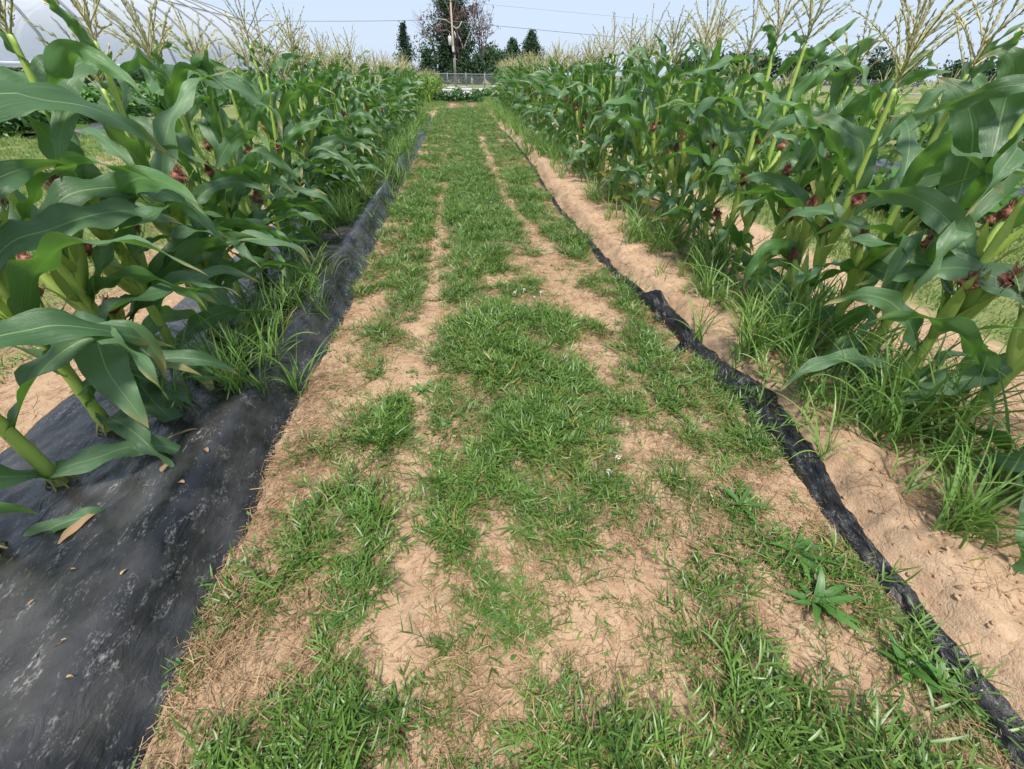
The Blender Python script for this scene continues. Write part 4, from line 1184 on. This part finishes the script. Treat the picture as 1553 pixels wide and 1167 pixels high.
# ------------------------------------------------------------------ utility pole and wires
PX, PY = -0.05, 60.0
pole = empty('utility_pole', (PX, PY, 0)); tag(pole, 'weathered wooden utility pole with a transformer standing behind the fence', 'utility pole')
tilt = 0.06
def pp(z, dx=0, dy=0): return np.array([-0.004 * z + dx, dy, z])
link('pole', mk_mesh('pole', *tube_geo([pp(-.2), pp(3), pp(7.3)], [.125, .11, .085], 9), mats=[M['pole']]), pole)
tf = link('transformer', mk_mesh('transformer', *tube_geo([pp(3.75, -.32, -.1), pp(3.8, -.32, -.1), pp(4.5, -.32, -.1), pp(4.56, -.32, -.1)], [.12, .2, .2, .12], 10), mats=[M['transformer']]), pole)
for z in (4.62,):
    link('bushing', mk_mesh('bushing', *tube_geo([pp(4.56, -.32, -.1), pp(4.7, -.32, -.1), pp(4.76, -.32, -.1)], [.05, .035, .02], 6), mats=[M['transformer']]), tf)
link('fuse_cutout', mk_mesh('fuse_cutout', *tube_geo([pp(4.35, .35, -.05), pp(4.7, .3, -.05), pp(4.95, .22, -.05)], [.05, .07, .04], 6), mats=[M['transformer']]), pole)
link('meter_box', mk_mesh('meter_box', *box_geo(-.16, .1, -.24, -.12, 3.2, 3.7), mats=[M['transformer']], smooth=False), pole)
link('dark_band', mk_mesh('dark_band', *tube_geo([pp(2.65), pp(2.85), pp(3.1)], .128, 9), mats=[M['darkband']]), pole)
link('conduit', mk_mesh('conduit', *tube_geo([pp(-.05, .12, -.14), pp(1.2, .12, -.14), pp(2.9, .12, -.14)], .035, 6), mats=[M['galv']]), pole)
cab = MB().add(*tube_geo([pp(5.4, .05, -.1), pp(5.2, .45, -.1), pp(5.35, .8, -.1), pp(5.8, 1.1, -.1)], .035, 5)).add(*tube_geo([pp(5.6, -.1, -.1), pp(5.9, -.7, -.1), pp(5.95, -1.5, -.1)], .03, 5))
link('service_loop', cab.mesh('service_loop', [M['transformer']]), pole)
top = link('pole_top_pin', mk_mesh('pole_top_pin', *tube_geo([pp(7.3), pp(7.45), pp(7.55)], [.03, .06, .04], 6), mats=[M['transformer']]), pole)
def wire(a, b, sag, lab, r=.022):
    t = np.linspace(0, 1, 16)[:, None]
    P = np.asarray(a) * (1 - t) + np.asarray(b) * t; P[:, 2] -= sag * 4 * (t * (1 - t))[:, 0]
    tag(link('power_line', mk_mesh('power_line', *tube_geo(P, r, 4), mats=[M['wire']])), lab, 'power line', 'power lines at the utility pole')
wire((PX - .1, PY, 5.95), (-44, 62, 5.9), .45, 'power line running left from the utility pole above the left corn')
wire((PX - .1, PY, 5.8), (62, 64, 1.9 + 1.6), .25, 'thick lower power line running down to the right from the utility pole')
wire((PX - .1, PY, 7.45), (90, 66, 5.0), .4, 'thin upper power line running right from the top of the utility pole', .009)

# ------------------------------------------------------------------ bean plots, trays
def bush_mesh(seed, r=.33, h=.5, mat='bean', n=240, leaf=.085):
    rg = np.random.default_rng(seed)
    a = rg.random(n) * 6.28; q = rg.random(n) ** .5
    z = h * rg.random(n) * (1 - .45 * q ** 2)
    C = np.stack([r * q * np.cos(a), r * q * np.sin(a), z + .04], 1)
    d = rg.normal(size=(n, 3)) * .45; d[:, 2] = .25 + .2 * rg.random(n); t = np.stack([np.cos(a), np.sin(a), 0 * a - .4], 1) + rg.normal(size=(n, 3)) * .4
    t /= np.linalg.norm(t, axis=1)[:, None]; b = np.cross(t, d); b /= np.linalg.norm(b, axis=1)[:, None]
    L = leaf * (.7 + .6 * rg.random(n))[:, None]
    V = np.stack([C - t * L * .6, C - t * L * .1 + b * L * .5, C + t * L * .8, C - t * L * .1 - b * L * .5], 1).reshape(-1, 3)
    return mk_mesh('bush', V, np.arange(4 * n).reshape(n, 4), np.tile([[.5, 0], [1, .5], [.5, 1], [0, .5]], (n, 1)), [M[mat]], smooth=False)
bushes = [bush_mesh(i) for i in range(5)]
lightb = [bush_mesh(20 + i, .3, .5, 'weed', 200, .1) for i in range(4)]
i = 0
for x in np.arange(-1.0, 1.5, .36):
    o = link('bean_plant', bushes[i % 5], None, (x, 28.4 + .2 * math.sin(i * 3), 0), i); tag(o, 'dark green bean plant in the short row across the end of the path', 'bean plant', 'bean plants across the end of the path'); i += 1
for x in np.arange(-.6, 2.6, .42):
    o = link('bean_plant', (bushes + lightb)[(i * 4) % 9], None, (x, 33.6 + .4 * math.sin(i * 3), 0), i); tag(o, 'bean plant in the row behind the white trays at the end of the path', 'bean plant', 'bean plants behind the trays'); i += 1
def tray(px, py, Y, w, h, lab, mat='white'):
    p = AY(px, py, Y)
    root = empty('plastic_crate', (p[0], Y, 0)); tag(root, lab, 'crate')
    zb = max(0.02, p[2] - h)
    b = MB()
    b.add(*box_geo(-w / 2, w / 2, -.16, -.14, zb, zb + h)); b.add(*box_geo(-w / 2, w / 2, .14, .16, zb, zb + h))
    b.add(*box_geo(-w / 2, -w / 2 + .02, -.14, .14, zb, zb + h)); b.add(*box_geo(w / 2 - .02, w / 2, -.14, .14, zb, zb + h)); b.add(*box_geo(-w / 2 + .02, w / 2 - .02, -.14, .14, zb + .02, zb + .04))
    link('body', b.mesh('crate_body', [M[mat]], False), root)
    r = MB()
    for y0, y1 in ((-.19, -.161), (.161, .19)): r.add(*box_geo(-w / 2 - .03, w / 2 + .03, y0, y1, zb + h - .05, zb + h))
    link('rim', r.mesh('crate_rim', [M[mat]], False), root)
    if zb > .1:
        l = MB()
        for sx in (-1, 1): l.add(*box_geo(sx * (w / 2 - .06) - .03, sx * (w / 2 - .06) + .03, -.03, .03, -.02, zb - .002))
        link('leg', l.mesh('crate_leg', [M['galv']], False), root)
tray(678, 135.5, 31, .52, .34, 'left white plastic crate among the beans at the end of the path')
tray(708, 134.5, 31, .55, .42, 'middle white plastic crate among the beans at the end of the path')
tray(684, 132, 36.5, .45, .24, 'white plastic crate standing behind the left crate')
tray(703, 131.5, 37, .45, .26, 'faded pinkish crate behind the middle white crate', 'pinkish')
tray(733, 135, 36.5, .55, .28, 'small white plastic crate right of the pale bean plants')
tray(1160, 213, 10.9, .24, .34, 'small white plastic crate beyond the right corn row')
tray(1173, 216, 10.7, .16, .25, 'white plastic scrap box right of the small white crate')

# outer film covered beds
def far_bed(x0, x1, y0, y1, lab):
    a = np.linspace(x0, x1, 16); b = np.arange(y0, y1, .12); A, B = np.meshgrid(a, b)
    Zb = .02 + .11 * sstep(x0, x0 + .18, A) * (1 - sstep(x1 - .18, x1, A)) + .02 * (fbm(A * 4, B * 3, 5, 3) - .5)
    tag(link('plastic_mulch_film', mk_mesh('plastic_mulch_film', np.stack([A, B, Zb], -1).reshape(-1, 3), grid_faces(len(a), len(b)), None, [M['plastic']])), lab, 'plastic film')
far_bed(7.2, 8.3, 3.0, 28, 'black plastic film under the short corn row far right of the path')
far_bed(-10.0, -9.0, 12.0, 15.5, 'grey black plastic film on the far bed on the left lawn')
i = 0
for y in np.arange(4.0, 20, .62):
    for x in (5.35, ):
        o = link('squash_plant', lightb[i % 4], None, (x + .15 * math.sin(i), y, 0), i); o.scale = (1.1 + .3 * math.sin(i * 2),) * 3
        tag(o, 'bushy light green squash plant in the line between the two right corn rows', 'squash plant', 'squash plants right of the path'); i += 1
for y in np.arange(10, 38, .8):
    for x in (-10.9, -12.0):
        o = link('bean_plant', (lightb + bushes[:2])[(i * 7) % 6], None, (x + .2 * math.sin(i), y, 0), i); o.scale = (1.5 + .35 * math.sin(i * 2.3),) * 3
        tag(o, 'bushy green vegetable plant in the plot before the white tunnel', 'vegetable plant', 'vegetable plants before the tunnel'); i += 1
soy = [bush_mesh(40 + j, .3, .8, 'bean', 150, .1) for j in range(4)]
for y in np.arange(7, 26, .8):
    for x in (10.6, 12.2):
        o = link('soybean_plant', soy[i % 4], None, (x + .15 * math.sin(i * 1.7), y, 0), i); o.scale = (1 + .2 * math.sin(i * 2.3),) * 3
        tag(o, 'dark bushy soybean plant in the rows furthest right', 'soybean plant', 'soybean plants at the far right'); i += 1

# ------------------------------------------------------------------ high tunnel
def tunnel_film():
    m, nt, out = new_mat('white_tunnel_film')
    co = objcoord(nt)
    n = noise_(nt, 1.2, 4, co)
    c = mixc(nt, n, (0.76, 0.80, 0.90), (0.86, 0.89, 0.96))
    p = principled(nt, c, .35, .5, 0, bump_(nt, noise_(nt, 2.4, 3, mapping(nt, co, (1, .3, 1))), .2, .05))
    t = nt.nodes.new('ShaderNodeBsdfTranslucent'); t.inputs['Color'].default_value = (.8, .82, .86, 1)
    tr = nt.nodes.new('ShaderNodeBsdfTransparent')
    out_(nt, out, shader_mix(nt, .25, shader_mix(nt, .45, p, t.outputs[0]), tr.outputs[0]))
    return m
M['film'] = tunnel_film()
tun = empty('high_tunnel', (-13.3, 4, 0), 0.0); tag(tun, 'long white film covered high tunnel with open dark sides left of the corn', 'greenhouse')
TL, TW, TE, TR = 38.0, 18.0, 1.42, 5.6        # length, width, eave, ridge
th = np.linspace(0, math.pi, 25)
ax_ = -TW / 2 + TW / 2 * np.cos(th); az_ = TE + (TR - TE) * np.sin(th) ** .85
ys = np.linspace(0, TL, 61)
A, B = np.meshgrid(np.arange(25), ys)
sag = -0.05 * np.abs(np.sin(B / 1.25 * math.pi * .5)) 
V = np.stack([ax_[A], B, az_[A] + sag * np.sin(th)[A]], -1).reshape(-1, 3)
link('roof_film', mk_mesh('roof_film', V, grid_faces(25, 61), None, [M['film']]), tun)
hoop = mk_mesh('hoop', *tube_geo(np.vstack([[(0, 0, -.1)], np.stack([-TW / 2 + (ax_ + TW / 2) * 1.004, 0 * ax_, az_ + .03], 1), [(-TW, 0, -.1)]]), .045, 5), mats=[M['galv']])
for y in np.arange(0, TL + .1, 2.5):
    link('hoop', hoop, tun, (0, y, 0))
for a, z in ((-.03, TE), (-TW + .03, TE), (-TW / 2, TR - .08), (ax_[5], az_[5] + .03), (ax_[8], az_[8] + .03)):
    link('purlin', mk_mesh('purlin', *tube_geo([(a, 0, z), (a, TL / 2, z), (a, TL, z)], .03, 5), mats=[M['galv']]), tun)
link('rolled_side_curtain', mk_mesh('rolled_side_curtain', *tube_geo([(.05, 0, TE - .03), (.05, TL / 2, TE - .05), (.05, TL, TE - .03)], .075, 7), mats=[M['film']]), tun)
link('base_board', mk_mesh('base_board', *box_geo(-.03, .03, 0, TL, -.05, .22), mats=[M['pole']], smooth=False), tun)
ends = MB(); c = [(-TW / 2, TL, 1.0)] + [(ax_[i], TL, az_[i]) for i in range(25)]
ends.add(c, [(0, i, i + 1) for i in range(1, 25)]); link('end_wall_film', ends.mesh('end_wall_film', [M['film']]), tun)
# crop inside
tom = [bush_mesh(60 + j, .6, 1.5, 'bean', 420, .14) for j in range(4)]
mw = tun.matrix_basis
for x in (-1.2, -3.8):
    for y in np.arange(.6, TL, .95):
        p = Matrix.Rotation(0.0, 4, 'Z') @ Vector((x, y, 0)) + Vector((-13.3, 4, 0))
        o = link('tomato_plant', tom[i % 4], None, p, i); i += 1
        tag(o, 'dark tomato plant in the rows inside the white tunnel', 'tomato plant', 'tomato plants inside the tunnel')

# ------------------------------------------------------------------ single weeds, leaves and scraps one can point to
def rosette(px, py, L, w, n, seed, label, mat='weed', el=(12, 55), cat='weed'):
    p = G(px, py, .0); rg = np.random.default_rng(seed)
    root = empty('weed_plant', (p[0], p[1], zat(p[0], p[1]))); tag(root, label, cat)
    for i in range(n):
        mb = MB()
        blade(mb, (0, 0, .004), i * 2.4 + rg.random() * .5, rad(el[0] + (el[1] - el[0]) * rg.random()), L * (.65 + .5 * rg.random()), w * (.8 + .3 * rg.random()), rad(50), rg, 9, rg.normal() * .25, 2)
        link('leaf', mb.mesh('weed_leaf', [M[mat]]), root)
    return root
rosette(1205, 838, .13, .030, 12, 1, 'upright rosette of narrow bright green leaves just left of the black strip')
rosette(1238, 915, .13, .028, 11, 2, 'larger green rosette below the upright one, left of the black strip')
rosette(1372, 1012, .10, .030, 8, 3, 'small flat rosette weed on bare soil close to the thin end of the black strip')
rosette(1437, 1048, .10, .030, 7, 4, 'broad leaved weed touching the thin near end of the black strip')
rosette(640, 590, .10, .024, 9, 5, 'flat green weed at the edge of the bare left wheel track')
rosette(1120, 770, .11, .020, 9, 6, 'small weed on the bare soil left of the black strip')
rosette(1040, 590, .11, .022, 8, 7, 'tuft of broad grass leaves left of the widest black strip')
for px, py, sd, lab in ((893, 1090, 11, 'purple stemmed grass clump on the bare soil at bottom centre'), (605, 1105, 12, 'grass clump with purplish base at the bottom, left of centre')):
    r_ = rosette(px, py, .12, .009, 9, sd, lab, 'grass', (8, 40), 'grass clump')
    rg = np.random.default_rng(sd)
    for i in range(6):
        mb = MB().add(*tube_geo(bend_curve((0, 0, .004), i * 1.05 + rg.random(), rad(18 + 20 * rg.random()), .06, .2, .2, 5), [.0035, .0035, .003, .0025, .002], 5))
        link('stem', mb.mesh('stem', [M['purple']]), r_)
def single_blade(px, py, X0, pts, w, mat, label, cat, name='grass_blade'):
    P3 = [G(px, py, .02)] + [np.array(AX(a, b, x)) for a, b, x in pts]
    c = spline(P3, 14); mb = MB()
    v = P3[-1] - P3[0]
    rg = np.random.default_rng(int(px))
    mb.add(*leaf_geo(c, width_profile(14, w, .6), math.atan2(v[1], v[0]), .3, .4, .002, rg, 2))
    tag(link(name, mb.mesh(name, [M[mat]])), label, cat)
single_blade(1310, 830, 0, [(1340, 817, 1.66), (1378, 805, 1.74)], .022, 'yellow', 'bright yellow dead grass blade on the soil right of the black strip', 'grass blade')
def dry_leaf(x, y, z, L, w, az, seed, label, mat='dry'):
    rg = np.random.default_rng(seed)
    c = bend_curve((0, 0, 0), 0, rad(14), L, rad(35), .5 * rg.normal(), 12)
    mb = MB().add(*leaf_geo(c, width_profile(12, w, .4), 0, np.linspace(0, 1.2 * rg.normal(), 12), .7, L * .03, rg, 2, 1.5))
    o = link('dry_leaf', mb.mesh('dry_leaf', [M[mat]]), None, (x, y, z), az)
    tag(o, label, 'dead leaf')
def fz(x): return float(bed_left(np.array([x]))[0]) + .018
p = G(206, 700, .17); dry_leaf(p[0], p[1], .19, .22, .04, 0.6, 1, 'long curled brown dead leaf on the black film below the near corn leaves')
p = G(95, 830, .17); dry_leaf(p[0], p[1], .185, .13, .028, 1.2, 2, 'brown dead leaf standing on the film beside the nearest left stalk')
for i, (px, py, L) in enumerate([(115, 872, .022), (192, 880, .018), (226, 893, .016), (114, 978, .026), (74, 998, .022), (106, 1032, .018), (252, 725, .04), (285, 740, .03), (60, 916, .014), (317, 688, .03)]):
    p = G(px, py, .17)
    dry_leaf(p[0], p[1], fz(p[0]) + .002, L, L * .5, i * 1.3, 30 + i, ['dead leaf fleck on film, ' + s for s in ('nearest to the left stalk base', 'just right of the fleck by the stalk base', 'rightmost of the three in a line near the film edge', 'long, third lowest on the film', 'pale and rounded low on the open film', 'lowest of all on the open film', 'below the curled brown dead leaf', 'right of the one under the curled brown leaf', 'tiny, left of the others near the stalk', 'closest to the tufted weeds on the film')][i])
for j, (k, z, pts) in enumerate([(16, .35, [(905, 262, 1.84), (885, 285, 1.74), (876, 300, 1.70)]), (15, .30, [(930, 300, 1.82), (915, 322, 1.74), (905, 345, 1.70)]), (13, .28, [(985, 330, 1.86), (960, 350, 1.76), (945, 372, 1.7)])]):
    root = PLANTS.get(('right', k))
    if root:
        before = set(root.children)
        big_leaf('right', k, z, pts, .055, .5, 60 + j)
        for o in set(root.children) - before:
            o.data.materials.clear(); o.data.materials.append(M['yellow']); o['label'] = 'yellowing lower leaf'
# white clover heads
rg = np.random.default_rng(4)
def clover(seed):
    r = np.random.default_rng(seed); mb = MB()
    mb.add(*tube_geo([(0, 0, 0), (.004, 0, .03), (0, 0, .06)], .0014, 4))
    for i in range(40):
        d = r.normal(size=3); d /= np.linalg.norm(d); d[2] = abs(d[2]) * .9
        c = np.array([0, 0, .06]) + d * .009; e = np.cross(d, [.3, .5, .8]); e /= np.linalg.norm(e)
        mb.add([c - e * .002, c + d * .004 + e * .0, c + e * .002], [(0, 1, 2)])
    return mb.mesh('clover_head', [M['white']])
pts = [G(px, py) for px, py in [(785, 454), (792, 452), (808, 462), (820, 456), (938, 705), (922, 730), (700, 320), (704, 326), (745, 312), (752, 318), (760, 310), (768, 322), (700, 300), (735, 345), (780, 330)]]
scatter('clover_flowers', np.array([(p[0], p[1], zat(p[0], p[1])) for p in pts]), rots(rg, len(pts), .2), np.full(len(pts), .85), np.arange(len(pts)) % 2, [clover(1), clover(2)], 'small white clover heads dotted in the path grass', 'flowers')
